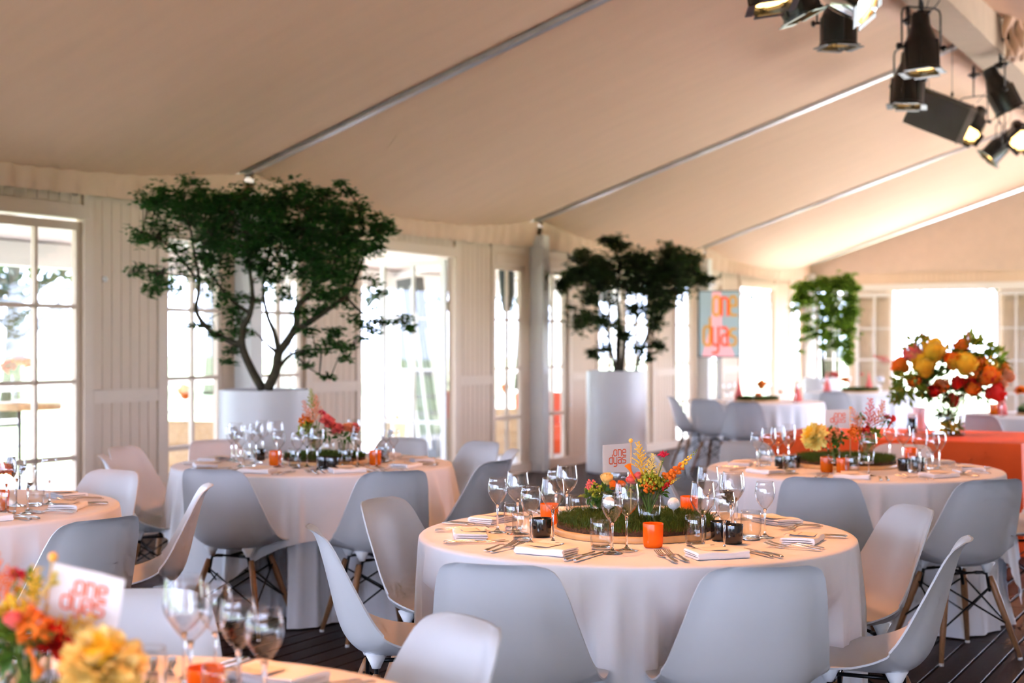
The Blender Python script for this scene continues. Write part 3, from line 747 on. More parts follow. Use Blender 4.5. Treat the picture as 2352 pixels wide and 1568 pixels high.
glasses('M', 'T', [(1180, 1217), (1200, 1241), (1380, 1260), (1602, 1254), (1722, 1236), (1325, 1197), (1668, 1205)])
votives('M', 'orange', [(1264, 1205), (1500, 1256), (1583, 1186)]); votives('M', 'black', [(1244, 1232), (1683, 1248), (1652, 1240)])
glasses('A', 'S', [(513, 980), (553, 989), (641, 990), (684, 992), (820, 992), (573, 976), (836, 985), (904, 986)])
glasses('A', 'L', [(542, 971), (588, 972), (606, 964), (635, 967), (703, 979), (731, 983), (812, 962), (803, 976), (865, 979), (887, 969)])
glasses('A', 'T', [(678, 1071), (799, 1070), (573, 1072), (880, 1061), (752, 1055)])
votives('A', 'orange', [(632, 1068), (852, 1066)]); votives('A', 'black', [(596, 1057), (763, 1078), (741, 1076), (873, 1055)])
glasses('B', 'S', [(1739, 991), (1844, 990), (2044, 978), (2139, 998), (2157, 993)])
glasses('B', 'L', [(1771, 982), (1790, 980), (1812, 974), (1993, 992), (2074, 976), (2115, 985)])
glasses('B', 'T', [(1813, 1085), (1960, 1091), (1762, 1071), (2100, 1085), (2130, 1078)])
votives('B', 'orange', [(1899, 1084), (1936, 1087), (2092, 1060)]); votives('B', 'black', [(1788, 1075), (1828, 1073), (2078, 1081), (2122, 1078)])
glasses('L', 'S', [(58, 1066), (100, 1052), (-40, 1070)]); glasses('L', 'L', [(14, 1049), (47, 1039)]); glasses('L', 'T', [(86, 1160), (20, 1178)])
votives('L', 'orange', [(5, 1172)])
glasses('F', 'S', [(605, 1398), (480, 1345), (530, 1375)]); glasses('F', 'L', [(412, 1330), (446, 1345)]); glasses('F', 'T', [(490, 1640), (395, 1600)])
votives('F', 'orange', [(470, 1625)])
settle()

# ------------------------------------------------------------------ turf centrepieces
rn = random.Random(3)
b = MB(); b.lathe([(.001, 0), (.285, 0), (.287, .002), (.287, .020), (.284, .022), (.001, .022)], 64); board = b.mesh('wooden_board', 'bamboo')
b = MB(); R = []
for r, z in ((.274, .022), (.273, .036), (.262, .044), (.2, .046), (.1, .047), (.001, .047)): R.append([(r * (1 + .012 * math.sin(i * 1.9) + .01 * math.sin(i * 4.3)) * math.cos(2 * PI * i / 60), r * (1 + .012 * math.sin(i * 1.9)) * math.sin(2 * PI * i / 60), z) for i in range(60)])
b.grid(R, True); sod = b.mesh('sod', 'soil')
b = MB()
for k in range(9000):
    r = .272 * math.sqrt(rn.random()); a = rn.uniform(0, 2 * PI)
    x, y = r * math.cos(a), r * math.sin(a); h = rn.uniform(.014, .044) * rn.uniform(.6, 1); ln = rn.uniform(0, 2 * PI); l = rn.uniform(.2, 1.0) * h
    w = .0011; q = rn.uniform(0, PI); wx, wy = w * math.cos(q), w * math.sin(q)
    z0 = .044; m_ = (x + l * .35 * math.cos(ln), y + l * .35 * math.sin(ln), z0 + h * .65)
    b.add([(x - wx, y - wy, z0), (x + wx, y + wy, z0), (m_[0] + wx * .8, m_[1] + wy * .8, m_[2]), (m_[0] - wx * .8, m_[1] - wy * .8, m_[2]), (x + l * math.cos(ln), y + l * math.sin(ln), z0 + h)], [(0, 1, 2, 3), (3, 2, 4)])
for k in range(1500):
    a = rn.uniform(0, 2 * PI); r = rn.uniform(.258, .276); x, y = r * math.cos(a), r * math.sin(a); h = rn.uniform(.012, .028); o_ = rn.uniform(.004, .016); w = .0012
    b.add([(x - w * math.sin(a), y + w * math.cos(a), .034), (x + w * math.sin(a), y - w * math.cos(a), .034), ((r + o_) * math.cos(a + rn.uniform(-.05, .05)), (r + o_) * math.sin(a), .034 + h)], [(0, 1, 2)])
blades = b.mesh('grass_blades', 'grass', False)
def turf(key, X=0, dz=0, sc=1):
    c = TB[key] + lateral(X, dz)
    o = thing('turf_board', [('wooden_board', board), ('sod', sod)], (c.x, c.y, TOPZ[key]), random.uniform(0, 6), 'slab of turf on a round board, %s' % TN[key], 'centrepiece', 'turf centrepieces', scale=(sc, sc, sc))
    O('grass', blades, o, kind='stuff')
    return o
for k in 'MLF': turf(k)
turf('A', *TURF['A']); turf('B', *TURF['B'])
for k in 'CDE': turf(k, sc=.9)
SODZ = .047

# lettering, drawn as strokes on a unit grid
GL = {'o': [([(0, .18), (0, .82), (.14, 1), (.42, 1), (.56, .82), (.56, .18), (.42, 0), (.14, 0)], 1)],
      'n': [([(0, 0), (0, 1), (.42, 1), (.56, .82), (.56, 0)], 0)],
      'e': [([(.56, 0), (.14, 0), (0, .18), (0, .82), (.14, 1), (.42, 1), (.56, .82), (.56, .5), (0, .5)], 0)],
      'd': [([(.56, 0), (.14, 0), (0, .18), (0, .82), (.14, 1), (.56, 1)], 0), ([(.56, 0), (.56, 1.45)], 0)],
      'y': [([(0, 1), (0, .18), (.14, 0), (.56, 0)], 0), ([(.56, 1), (.56, -.28), (.42, -.45), (.06, -.45)], 0)],
      'a': [([(.05, 1), (.42, 1), (.56, .82), (.56, 0), (.14, 0), (0, .14), (0, .44), (.14, .58), (.56, .58)], 0)],
      's': [([(.54, 1), (.14, 1), (0, .88), (0, .66), (.14, .53), (.42, .53), (.56, .40), (.56, .14), (.42, 0), (.0, 0)], 0)]}
def letters(b, text, x, y, size, th, wy=1.0, depth=.0004):
    """strokes in the local x-z plane, facing -y"""
    for ch in text:
        for pts, closed in GL[ch]:
            P = [Vector((x + p[0] * size, y + p[1] * size * wy)) for p in pts]; n = len(P)
            L = []; Rr = []
            for i in range(n):
                a = P[i - 1] if (closed or i > 0) else None; c = P[(i + 1) % n] if (closed or i < n - 1) else None
                d1 = (P[i] - a).normalized() if a is not None else None; d2 = (c - P[i]).normalized() if c is not None else None
                d1 = d1 if d1 is not None else d2; d2 = d2 if d2 is not None else d1
                n1 = Vector((-d1.y, d1.x)); n2 = Vector((-d2.y, d2.x)); mm = (n1 + n2).normalized(); k = th / 2 / max(.5, mm.dot(n1))
                e_ = (d1 * -th / 2 if (not closed and i == 0) else (d2 * th / 2 if (not closed and i == n - 1) else Vector((0, 0))))
                L.append(P[i] + mm * k + e_); Rr.append(P[i] - mm * k + e_)
            for i in range(n if closed else n - 1):
                j = (i + 1) % n
                b.add([(L[i].x, 0, L[i].y), (Rr[i].x, 0, Rr[i].y), (Rr[j].x, 0, Rr[j].y), (L[j].x, 0, L[j].y)], [(0, 1, 2, 3)])
        x += size * .79
def logo(b, cx, cz, size, th, wy=1.15):              # right-aligned two-line wordmark
    w3 = size * (.79 * 2 + .56); w4 = size * (.79 * 3 + .56)
    k = wy / 1.15; letters(b, 'dyas', cx - w4 / 2, cz - size * 1.05 * k, size, th, wy); letters(b, 'one', cx + w4 / 2 - w3, cz + size * .42 * k, size, th, wy)
def flag_parts(mirror=1):
    b = MB(); n = 12; f = []
    def wav(u): return .004 * math.sin(u * 60)
    x0, x1, z0, z1 = -.132, -.002, .184, .278
    for zz in (z0, z1): f.append([(x0 + (x1 - x0) * i / n, wav(x0 + (x1 - x0) * i / n) * .4, zz - .006 * (i / n if zz == z0 else -i / n * .3)) for i in range(n + 1)])
    b.grid(f); b.grid([[(x, y + .0012, z) for x, y, z in r][::-1] for r in f])
    b.grid([f[1], [(x, y + .0012, z) for x, y, z in f[1]]]); b.grid([[(x, y + .0012, z) for x, y, z in f[0]], f[0]])
    cl = b.mesh('flag_cloth', 'flag_white')
    if mirror < 0:
        for v in cl.vertices: v.co.x = -v.co.x
    b = MB(); b.M = Matrix.Translation((-.066 * mirror, -.0036, .231)); logo(b, 0, 0, .0262, .0037, .80); ink = b.mesh('flag_print', 'flag_ink', False)
    b = MB(); b.tube([(0, 0, 0), (0, 0, .284)], .0024, 8); pole = b.mesh('flag_pole', 'pole_wood')
    b = MB(); b.ball((0, 0, .288), .0078, 12, 8); ball = b.mesh('finial', 'ball_orange')
    return [('pole', pole), ('cloth', cl, None, [('print', ink)]), ('finial', ball)]
FL = flag_parts(); FR = flag_parts(-1)
def flag(key, px, z, parts, rz, label, tilt=0):
    X = (px - 1176) / F * z; p = W(X, z, TOPZ[key] + .030)
    thing('table_flag', parts, p, 0, label, 'flag', 'logo table flags', rot=(0, tilt, TH + rz))
flag('M', 1449, 4.99, FL, .66, 'small white flag with red one dyas lettering on the centre table')
flag('B', 1953, 7.50, FL, .0, 'small white flag with red one dyas lettering on the rear right table')
flag('F', 64, 2.30, FR, -.25, 'large looking white flag with one dyas lettering in the left foreground', .16)
b = MB(); nu, nv, gr = 48, 30, .0213
rows = []
for k in range(nv + 1):
    ph = PI * k / nv; row = []
    for i in range(nu):
        a = 2 * PI * (i + .5 * (k % 2)) / nu; dd = .0007 * (1 if (i + k // 2) % 2 and k % 2 else 0)
        r = gr - dd; row.append((r * max(math.sin(ph), .002) * math.cos(a), r * max(math.sin(ph), .002) * math.sin(a), -r * math.cos(ph)))
    rows.append(row)
b.M = Matrix.Translation((0, 0, .052)); b.grid(rows, True); gball = b.mesh('ball', 'golf', False)
b = MB(); b.lathe([(.001, 0), (.0022, .012), (.0022, .026), (.006, .0325), (.001, .031)], 10); gtee = b.mesh('tee', 'tee')
for key, px, py, lb in (('M', 1547, 1190, 'golf ball on a tee right of the tall vase on the centre table'), ('M', 1398, 1188, 'golf ball on a tee left of the tall vase on the centre table')):
    p = PX(px, py, TOPZ[key] + SODZ - .004); thing('golf_ball', [('ball', gball), ('tee', gtee)], (p.x, p.y, TOPZ[key] + SODZ - .004), 0, lb, 'golf ball', 'golf balls on tees')

# ------------------------------------------------------------------ flowers
def frame(d):
    d = Vector(d).normalized(); return d.to_track_quat('Z', 'Y').to_matrix().to_4x4()
def petal(b, M, L, w, cup, curl=.0, n=4, m=3):
    rows = []
    for i in range(n + 1):
        t = i / n; wd = w * (math.sin(PI * (t * .80 + .10)) ** .7) * (1 if t < .98 else .8); row = []
        for j in range(m + 1):
            s_ = -1 + 2 * j / m
            row.append(M @ Vector((s_ * wd / 2, L * t * math.cos(cup * t), L * t * math.sin(cup * t) + abs(s_) ** 2 * w * .16 - curl * t * t * L)))
        rows.append(row)
    b.grid(rows)
def bloom_ranunculus(r, seed, ragged=0):
    rn = random.Random(seed); b = MB()
    for ring, (n, el, sc) in enumerate(((5, 1.35, .55), (7, 1.15, .75), (9, .9, .92), (11, .6, 1.0), (11, .25, 1.0)) if not ragged else ((7, 1.45, .62), (10, 1.32, .74), (13, 1.18, .84), (16, 1.0, .94), (18, .8, 1.0), (18, .55, 1.04), (16, .25, 1.05))):
        b.mi = 1 if (ragged == 1 and ring < 2) else 0
        for i in range(n):
            a = 2 * PI * i / n + ring * .4 + rn.uniform(-.15, .15)
            M = Matrix.Translation((0, 0, .1 * r)) @ Matrix.Rotation(a, 4, 'Z') @ Matrix.Rotation(el * .75 + rn.uniform(-.1, .1), 4, 'X')
            petal(b, M, r * sc * rn.uniform(.92 - .1 * ragged, 1.08 + .06 * ragged), r * (.75 - .34 * ragged), .7, ragged * rn.uniform(-.25, .35))
    b.mi = 1 if ragged == 1 else 0; b.ball((0, 0, .32 * r), r * (.42 if ragged != 1 else .36), 10, 6)
    return b
def bloom_pompom(r, seed, n=150):
    rn = random.Random(seed); b = MB()
    for i in range(n):
        z = 1 - 1.35 * (i + .5) / n; a = i * 2.39996; q = math.sqrt(max(0, 1 - z * z)); d = Vector((q * math.cos(a), q * math.sin(a), z))
        b.mi = 1 if z > .86 else 0
        base = Vector((0, 0, .45 * r)) + d * r * .30; L = r * rn.uniform(.55, .78) * (.8 if z > .8 else 1)
        t = (Vector((0, 0, 1)) - d * z); t = t.normalized() if t.length > .01 else d.orthogonal().normalized()
        t = (t + Vector((rn.gauss(0, .35), rn.gauss(0, .35), rn.gauss(0, .35)))).normalized(); s_ = d.cross(t).normalized(); t = s_.cross(d)
        M = Matrix(((s_.x, d.x, t.x, base.x), (s_.y, d.y, t.y, base.y), (s_.z, d.z, t.z, base.z), (0, 0, 0, 1)))
        petal(b, M, L, r * rn.uniform(.36, .5), rn.uniform(-.1, .45), rn.uniform(0, .5), 3, 3)
    b.ball((0, 0, .45 * r), r * .4, 10, 6); return b
def bloom_astilbe(h, seed):
    rn = random.Random(seed); b = MB()
    for k in range(34):
        t = k / 33; a = k * 2.4; L = h * .36 * (1 - t) ** .8 + h * .03; z = h * (.05 + .9 * t)
        d = Vector((math.cos(a), math.sin(a), .75)).normalized()
        for q in range(max(3, int(L / (h * .035)))):
            p = Vector((0, 0, z)) + d * (q + 1) * h * .035; b.ball(p + Vector((rn.uniform(-1, 1), rn.uniform(-1, 1), rn.uniform(-1, 1))) * h * .012, h * .020, 5, 3)
    b.ball((0, 0, h), h * .02, 5, 3); return b
def bloom_snap(h, seed, bud=.45):
    rn = random.Random(seed); b = MB()
    for k in range(30):
        t = k / 29; a = k * 2.4; s_ = h * (.10 * (1 - t) + .018); z = h * t
        b.mi = 0 if t < bud else (1 if t < .8 else 2)
        r = s_ * .75; p = Vector((math.cos(a) * r, math.sin(a) * r, z))
        if t < bud:
            for q in range(3): b.ball(p + Vector((rn.uniform(-1, 1), rn.uniform(-1, 1), rn.uniform(-1, 1))) * s_ * .5, s_ * .55, 6, 4, (1, 1, .8))
        else: b.ball(p, s_ * .62, 6, 4, (.8, .8, 1.2))
    return b
def bloom_calla(h):
    b = MB(); rows = []
    for k in range(12):
        t = k / 11; r = h * (.045 + .05 * t + .20 * max(0, t - .62) ** 1.3 * 2.2); row = []
        for i in range(20):
            a = 2 * PI * i / 20; lip = .16 * h * max(0, t - .6) / .4 * math.cos(a)
            row.append((r * math.cos(a), r * math.sin(a), h * t + lip))
        rows.append(row)
    b.grid(rows, True); b.tube([(0, 0, h * .3), (0, 0, h * .95)], [h * .02, h * .015], 6); return b
def bloom_balm(r, seed):
    rn = random.Random(seed); b = MB()
    for i in range(42):
        a = rn.uniform(0, 2 * PI); el = rn.uniform(.1, 1.3); d = Vector((math.cos(a) * math.cos(el), math.sin(a) * math.cos(el), math.sin(el)))
        p = d * r * .2; q = d * r * rn.uniform(.8, 1.05) + Vector((0, 0, -.15 * r)); b.tube([p, p.lerp(q, .6) + Vector((0, 0, .10 * r)), q], [r * .05, r * .06, r * .02], 5)
    b.ball((0, 0, r * .1), r * .3, 8, 5); return b
def bloom_cluster(r, n, seed, br=.2):
    rn = random.Random(seed); b = MB()
    for k in range(n):
        d = Vector((rn.gauss(0, 1), rn.gauss(0, 1), rn.gauss(.2, .8))).normalized() * r * rn.uniform(.5, 1); b.ball(d, r * br * rn.uniform(.7, 1.2), 6, 4)
    return b
def bloom_leaves(r, n, seed, L=.7):
    rn = random.Random(seed); b = MB()
    for k in range(n):
        d = Vector((rn.gauss(0, 1), rn.gauss(0, 1), rn.gauss(.3, .7))).normalized(); b.leaf(d * r * rn.uniform(.1, .5), d, (rn.gauss(0, .5), rn.gauss(0, .5), 1), r * L, r * L * .5, .3)
    return b
BL = {}
def bloom(kind, color):
    k = (kind, color)
    if k not in BL:
        c = 'petal_' + color if color in PET else color
        if kind == 'ranunculus': BL[k] = bloom_ranunculus(.030, 5).mesh(kind, c)
        elif kind == 'peony': BL[k] = bloom_pompom(.062, 9).mesh(kind, [c, 'petal_yellow' if color in ('lemon', 'cream') else c])
        elif kind == 'rose': BL[k] = bloom_ranunculus(.085, 12, .5).mesh(kind, c)
        elif kind == 'astilbe': BL[k] = bloom_astilbe(.10, 3).mesh(kind, c)
        elif kind == 'snapdragon': BL[k] = bloom_snap(.115, 4).mesh(kind, [c, 'petal_yellow', 'petal_lime'])
        elif kind == 'calla': BL[k] = bloom_calla(.055).mesh(kind, c)
        elif kind == 'balm': BL[k] = bloom_balm(.020, 6).mesh(kind, c)
        elif kind == 'berry': BL[k] = bloom_cluster(.030, 60, 8, .16).mesh(kind, c)
        elif kind == 'spray': BL[k] = bloom_cluster(.055, 70, 18, .15).mesh(kind, c)
        elif kind == 'greens': BL[k] = bloom_leaves(.050, 26, 2).mesh(kind, c)
        elif kind == 'bush': BL[k] = bloom_leaves(.12, 90, 22, .40).mesh(kind, c)
        elif kind == 'spike': BL[k] = bloom_astilbe(.22, 13).mesh(kind, c)
    return BL[k]
STEMS = 0
def flower(base, tip, d, kind, color, label, sc=1.0, leaves=1, name=None):
    base = Vector(base); tip = Vector(tip); d = Vector(d).normalized(); rel = tip - base
    r = O(name or {'balm': 'bee_balm', 'berry': 'berry_sprig', 'spray': 'blossom_spray', 'greens': 'leaf_sprig', 'bush': 'leaf_sprig', 'spike': 'flower_spike'}.get(kind, kind), None, None, base, label=label, cat='leaves' if kind in ('greens', 'bush') else 'flower', group='cut flowers in vases')
    b = MB(); b.tube([(0, 0, 0), rel * .45 + Vector((0, 0, rel.length * .06)), rel - d * .012 * sc, rel + d * .004], [.0016 * sc, .0017 * sc, .0016 * sc, .0014 * sc], 6); O('stem', b.mesh('flower_stem', 'stem'), r)
    o = O('blossom' if kind not in ('greens', 'bush') else 'foliage', bloom(kind, color), r, rel, scale=(sc, sc, sc)); o.rotation_mode = 'QUATERNION'
    o.rotation_quaternion = d.to_track_quat('Z', 'Y') @ Quaternion((0, 0, 1), random.uniform(0, 6))
    if leaves:
        b = MB()
        for k in range(leaves):
            p = rel * random.uniform(.55, .9); a = random.uniform(0, 6.3); b.leaf(p, (math.cos(a), math.sin(a), .5), (0, 0, 1), .028 * sc, .012 * sc)
        O('leaf', b.mesh('stem_leaf', 'leaf'), r)
    return r
def vase_parts(r, h, water=.4):
    b = MB(); b.lathe([(r * .96, .0), (r, .004), (r, h), (r - .002, h), (r - .0022, .008)], 36, False); wall = b.mesh('vase_wall', 'glass_tumbler')
    b = MB(); b.lathe([(.001, .0006), (r - .0025, .0006), (r - .0025, .008), (.001, .0082)], 36); base = b.mesh('vase_base', 'glass_solid')
    return [('wall', wall), ('base', base)]
VT = vase_parts(.0385, .118); VS = vase_parts(.030, .075)
def bouquet(key, px, py, parts, vlabel, stems):
    sc = {'M': 1.18, 'A': 1.35, 'B': 1.35}.get(key, 1.0); z0 = TOPZ[key] + SODZ; p = PX(px, py, z0); p.z = z0
    thing('glass_vase', parts, p, 0, vlabel, 'vase', 'glass vases')
    zdep = (p - Vector((CX, CY, 0))).dot(Vector((-ST, CT, 0)))
    for kind, color, fx, fy, dep, dx, dz_, s_, lab in stems:
        tip = PZ(fx, fy, zdep + dep); base = p + lateral((tip - p).dot(Vector((CT, ST, 0))) * -.12, dep * -.1) + Vector((0, 0, .012))
        dr = lateral(dx, -.25) + Vector((0, 0, dz_)); flower(base, tip, dr, kind, color, lab, s_ * sc)
CT_ = 'in the tall vase on the centre table'
bouquet('M', 1491, 1203, VT, 'tall clear glass vase of mixed flowers in the turf of the centre table', [
    ('astilbe', 'yellow', 1476, 1090, .0, -.15, 1, 1.0, 'yellow feathery astilbe plume at top left ' + CT_),
    ('astilbe', 'lemon', 1492, 1102, -.02, .10, 1, .8, 'pale yellow astilbe plume in the middle ' + CT_),
    ('astilbe', 'lemon', 1508, 1098, .02, .25, 1, .55, 'short peach yellow astilbe tip ' + CT_),
    ('calla', 'orange', 1458, 1100, -.03, -.5, 1, .85, 'flaring orange calla lily ' + CT_),
    ('balm', 'magenta', 1524, 1047, .0, .05, 1, 1.0, 'spiky pink bee balm on a tall stem ' + CT_),
    ('snapdragon', 'orange', 1534, 1100, -.01, .75, .8, 1.05, 'orange and yellow snapdragon spike leaning right ' + CT_),
    ('snapdragon', 'red', 1520, 1120, -.02, .8, .5, .55, 'red snapdragon blossoms at the right lip ' + CT_),
    ('berry', 'lime', 1500, 1105, -.03, .1, 1, 1.0, 'lime green lady mantle froth ' + CT_),
    ('berry', 'yellow', 1485, 1100, .0, 0, 1, 1.0, 'small yellow blossoms in the middle ' + CT_),
    ('berry', 'lime', 1515, 1112, .02, .3, 1, .9, 'yellow green froth of blossoms at the right ' + CT_),
    ('berry', 'orange', 1490, 1118, -.03, 0, 1, .8, 'orange small blossoms low ' + CT_),
    ('ranunculus', 'pink', 1468, 1098, -.02, -.4, 1, .55, 'pink bud left of centre ' + CT_),
    ('ranunculus', 'pink', 1458, 1108, .02, -.6, .6, .8, 'pink lily bloom at the left lip ' + CT_),
    ('greens', 'leaf', 1478, 1125, .0, -.2, .6, .8, 'green leaves around the rim, left ' + CT_),
    ('greens', 'leaf', 1510, 1128, .0, .3, .5, .7, 'green leaves around the rim, right ' + CT_)])
SV = 'in the small vase on the centre table'
bouquet('M', 1374, 1180, VS, 'small clear glass vase with a short posy on the centre table', [
    ('ranunculus', 'cream', 1392, 1112, .0, .1, 1, 1.05, 'creamy yellow ranunculus ' + SV),
    ('ranunculus', 'orange', 1404, 1122, -.02, .3, .7, .75, 'orange ranunculus ' + SV),
    ('ranunculus', 'orange', 1422, 1120, .0, .5, .9, .7, 'second orange bloom at the right ' + SV),
    ('berry', 'pink', 1360, 1116, .0, -.4, 1, .7, 'pink blossom cluster at the left ' + SV),
    ('berry', 'lime', 1368, 1128, -.02, -.2, 1, .85, 'yellow green blossoms ' + SV),
    ('greens', 'leaf', 1360, 1138, -.01, -.6, .4, .8, 'dark green leaf sprig drooping left ' + SV),
    ('greens', 'leaf', 1385, 1132, -.02, .1, .4, .8, 'dark green leaf sprig at the front ' + SV),
    ('greens', 'leaf_bright', 1436, 1128, .0, .6, .6, .6, 'light green leaf sprig at the right ' + SV)])
AV = 'in the tall vase on the rear left table'
bouquet('A', 722, 1046, VT, 'clear vase of mixed flowers in the turf of the rear left table', [
    ('astilbe', 'peach', 727, 968, 0, 0, 1, 1.1, 'peach astilbe plume ' + AV), ('astilbe', 'peach', 715, 972, .02, -.3, 1, 1.0, 'salmon astilbe plume leaning left ' + AV),
    ('astilbe', 'lime', 718, 942, .0, -.05, 1, .9, 'thin olive seed spike on top ' + AV), ('balm', 'magenta', 738, 950, 0, .2, 1, 1.2, 'magenta bee balm ' + AV),
    ('peony', 'pink', 747, 976, -.02, .6, .8, .55, 'pink peony at the right ' + AV), ('berry', 'orange', 703, 968, 0, -.3, 1, 1.0, 'orange blossoms at the left ' + AV),
    ('berry', 'lime', 698, 985, 0, -.5, .8, 1.1, 'olive green froth at the left ' + AV), ('greens', 'leaf_bright', 705, 990, -.02, -.5, .6, 1.0, 'light green leaf sprig ' + AV), ('greens', 'leaf', 752, 993, 0, .7, .4, 1.0, 'dark leaf sprig at the right ' + AV)])
AS = 'in the small vase on the rear left table'
bouquet('A', 789, 1046, VS, 'small clear vase with coral blooms on the rear left table', [
    ('peony', 'pink', 777, 993, -.01, -.2, .9, .48, 'coral pink dahlia at the left ' + AS), ('peony', 'peach', 800, 990, 0, .2, 1, .44, 'coral bloom at the right ' + AS),
    ('peony', 'pink', 812, 988, .02, .4, 1, .38, 'deep coral bloom at the far right ' + AS), ('greens', 'leaf', 790, 1006, -.01, 0, .6, .9, 'dark leaves under the blooms ' + AS)])
BV = 'in the tall vase on the rear right table'
bouquet('B', 1990, 1064, VT, 'clear vase of mixed flowers in the turf of the rear right table', [
    ('astilbe', 'pink', 1996, 985, 0, 0, 1, 1.2, 'pink astilbe plume in the middle ' + BV), ('astilbe', 'peach', 2008, 982, .02, .3, 1, 1.1, 'peach astilbe plume ' + BV),
    ('astilbe', 'peach', 1975, 990, -.02, -.4, 1, 1.0, 'coral astilbe plume leaning left ' + BV), ('berry', 'orange', 1964, 992, 0, -.5, 1, 1.1, 'orange blossoms at the left ' + BV),
    ('balm', 'magenta', 2037, 960, 0, .3, 1, 1.1, 'magenta bee balm at the right ' + BV), ('calla', 'red', 2038, 985, 0, .4, .8, .9, 'dark red calla lily at the right ' + BV),
    ('greens', 'leaf', 1976, 962, 0, -.1, 1, .5, 'dark upright leaf spike ' + BV), ('greens', 'leaf_bright', 2005, 1003, 0, .2, .7, 1.1, 'light green leaf sprig ' + BV), ('greens', 'leaf', 2034, 965, .01, .3, .8, .6, 'dark green leaves below the bee balm ' + BV),
    ('berry', 'red', 1990, 990, .01, 0, 1, .9, 'red small blossoms ' + BV)])
BS = 'in the small vase on the rear right table'
bouquet('B', 1915, 1064, VS, 'small clear vase with a yellow peony on the rear right table', [
    ('peony', 'lemon', 1884, 1013, -.02, -.8, .6, .9, 'large pale yellow peony at the left ' + BS), ('berry', 'peach', 1914, 1002, 0, 0, 1, 1.1, 'peach blossoms ' + BS),
    ('greens', 'leaf', 1905, 1014, 0, -.2, .7, 1.1, 'dark green leaf sprig at the left ' + BS), ('greens', 'leaf', 1928, 1006, .01, .4, .8, 1.0, 'dark green leaf sprig at the right ' + BS)])
FV = 'in the foreground bouquet at the bottom left'
bouquet('F', 60, 1668, VT, 'clear vase of the foreground bouquet at the bottom left', [
    ('balm', 'magenta', 34, 1326, .05, 0, 1, 1.1, 'bright pink bee balm ' + FV), ('ranunculus', 'pink', 36, 1440, -.1, -.1, .6, .75, 'soft pink bud ' + FV),
    ('calla', 'lemon', 90, 1368, .02, .8, .8, .8, 'yellow lily petals behind the flag corner ' + FV), ('astilbe', 'yellow', 62, 1430, 0, .25, .9, 1.0, 'golden astilbe plume, upper ' + FV),
    ('astilbe', 'yellow', 88, 1475, .0, 1.0, .45, 1.1, 'golden astilbe plume leaning right ' + FV), ('astilbe', 'lemon', 105, 1462, -.02, 1.0, .2, .8, 'pale yellow astilbe tip ' + FV),
    ('astilbe', 'orange', 20, 1395, 0, -.3, 1, 1.2, 'orange astilbe plume at the left edge ' + FV), ('berry', 'orange', 70, 1440, -.08, 0, 1, 1.2, 'orange blossom cluster ' + FV),
    ('berry', 'yellow', 20, 1425, -.03, 0, 1, 1.3, 'yellow blossom cluster at the left edge ' + FV), ('calla', 'orange', 66, 1480, -.10, .3, -.6, .9, 'orange red calla lily hanging down ' + FV),
    ('peony', 'red', 122, 1490, -.02, .3, .8, .55, 'dark red bloom beside the yellow peony ' + FV), ('greens', 'leaf', 40, 1490, -.08, 0, .8, 1.2, 'dark green leaf sprig, lower ' + FV),
    ('greens', 'leaf_bright', 60, 1345, .05, .5, .8, .7, 'light green leaf sprig under the bee balm ' + FV), ('greens', 'leaf', 10, 1475, -.05, -.3, .8, 1.1, 'dark leaf sprig at the left edge ' + FV)])
bouquet('F', 215, 1716, VS, 'small clear vase holding the large yellow peony in the foreground', [
    ('peony', 'cream', 237, 1572, -.05, .05, .5, 1.02, 'large ruffled yellow peony in the left foreground'),
    ('berry', 'orange', 175, 1530, -.02, -.4, .8, .9, 'orange blossoms under the large yellow peony')])
for i, (px, py, k) in enumerate(((8, 1090, 'orange'), (-25, 1095, 'red'))):
    p = TB['L'] + Vector((0, 0, TOPZ['L'] + SODZ)); tip = PZ(px, py, 5.72)
    flower(p, tip, (0, 0, 1), 'peony', k, ['orange', 'red'][i] + ' bloom at the left frame edge on the left edge table', .6)
# far tables: simple blooms and pink cones
b = MB(); b.lathe([(.001, 0), (.055, 0), (.05, .06), (.022, .16), (.006, .27), (.001, .28)], 16); cone = b.mesh('pink_cone', 'petal_pink')
def far_decor(key, dots):
    for i, (px, py, kind, col, lab) in enumerate(dots):
        z = (TB[key] - Vector((CX, CY, 0))).dot(Vector((-ST, CT, 0))); q = PZ(px, py, z)
        if kind == 'cone': O('paper_cone', cone, None, (q.x, q.y, TOPZ[key]), label=lab, cat='decoration', group='pink paper cones')
        elif kind == 'cup': thing('votive_cup', VOT['orange'], (q.x, q.y, TOPZ[key]), 0, lab, 'votive', 'votive cups', scale=(1.3, 1.3, 1.3))
        else: flower((q.x, q.y, TOPZ[key] + .04), q, (0, 0, 1), kind, col, lab, 1.0)
far_decor('C', [(1697, 920, 'cone', '', 'pink cone at the left of the far table below the screen'), (1831, 920, 'cone', '', 'pink cone at the right of the far table below the screen'), (1749, 893, 'rose', 'orange', 'round orange bloom on the far table below the screen'), (1742, 925, 'cup', '', 'orange votive cup on the far table below the screen'), (1793, 900, 'berry', 'peach', 'peach blossoms on the far table below the screen')])
far_decor('D', [(1899, 880, 'cone', '', 'pink cone at the left of the farthest table'), (1996, 900, 'cone', '', 'pink cone at the right of the farthest table'), (1916, 866, 'peony', 'pink', 'pink bloom on the farthest table'), (1940, 878, 'peony', 'orange', 'orange bloom on the farthest table'), (1980, 860, 'berry', 'pink', 'pale pink blossoms on the farthest table')])
far_decor('E', [(2345, 905, 'peony', 'orange', 'orange bloom at the right frame edge on a far table'), (2300, 930, 'cone', '', 'pink cone on the far table at the right edge'), (2283, 950, 'cup', '', 'orange votive cup on the far table at the right edge'), (2350, 935, 'greens', 'leaf', 'green leaf sprig at the right frame edge on a far table')])
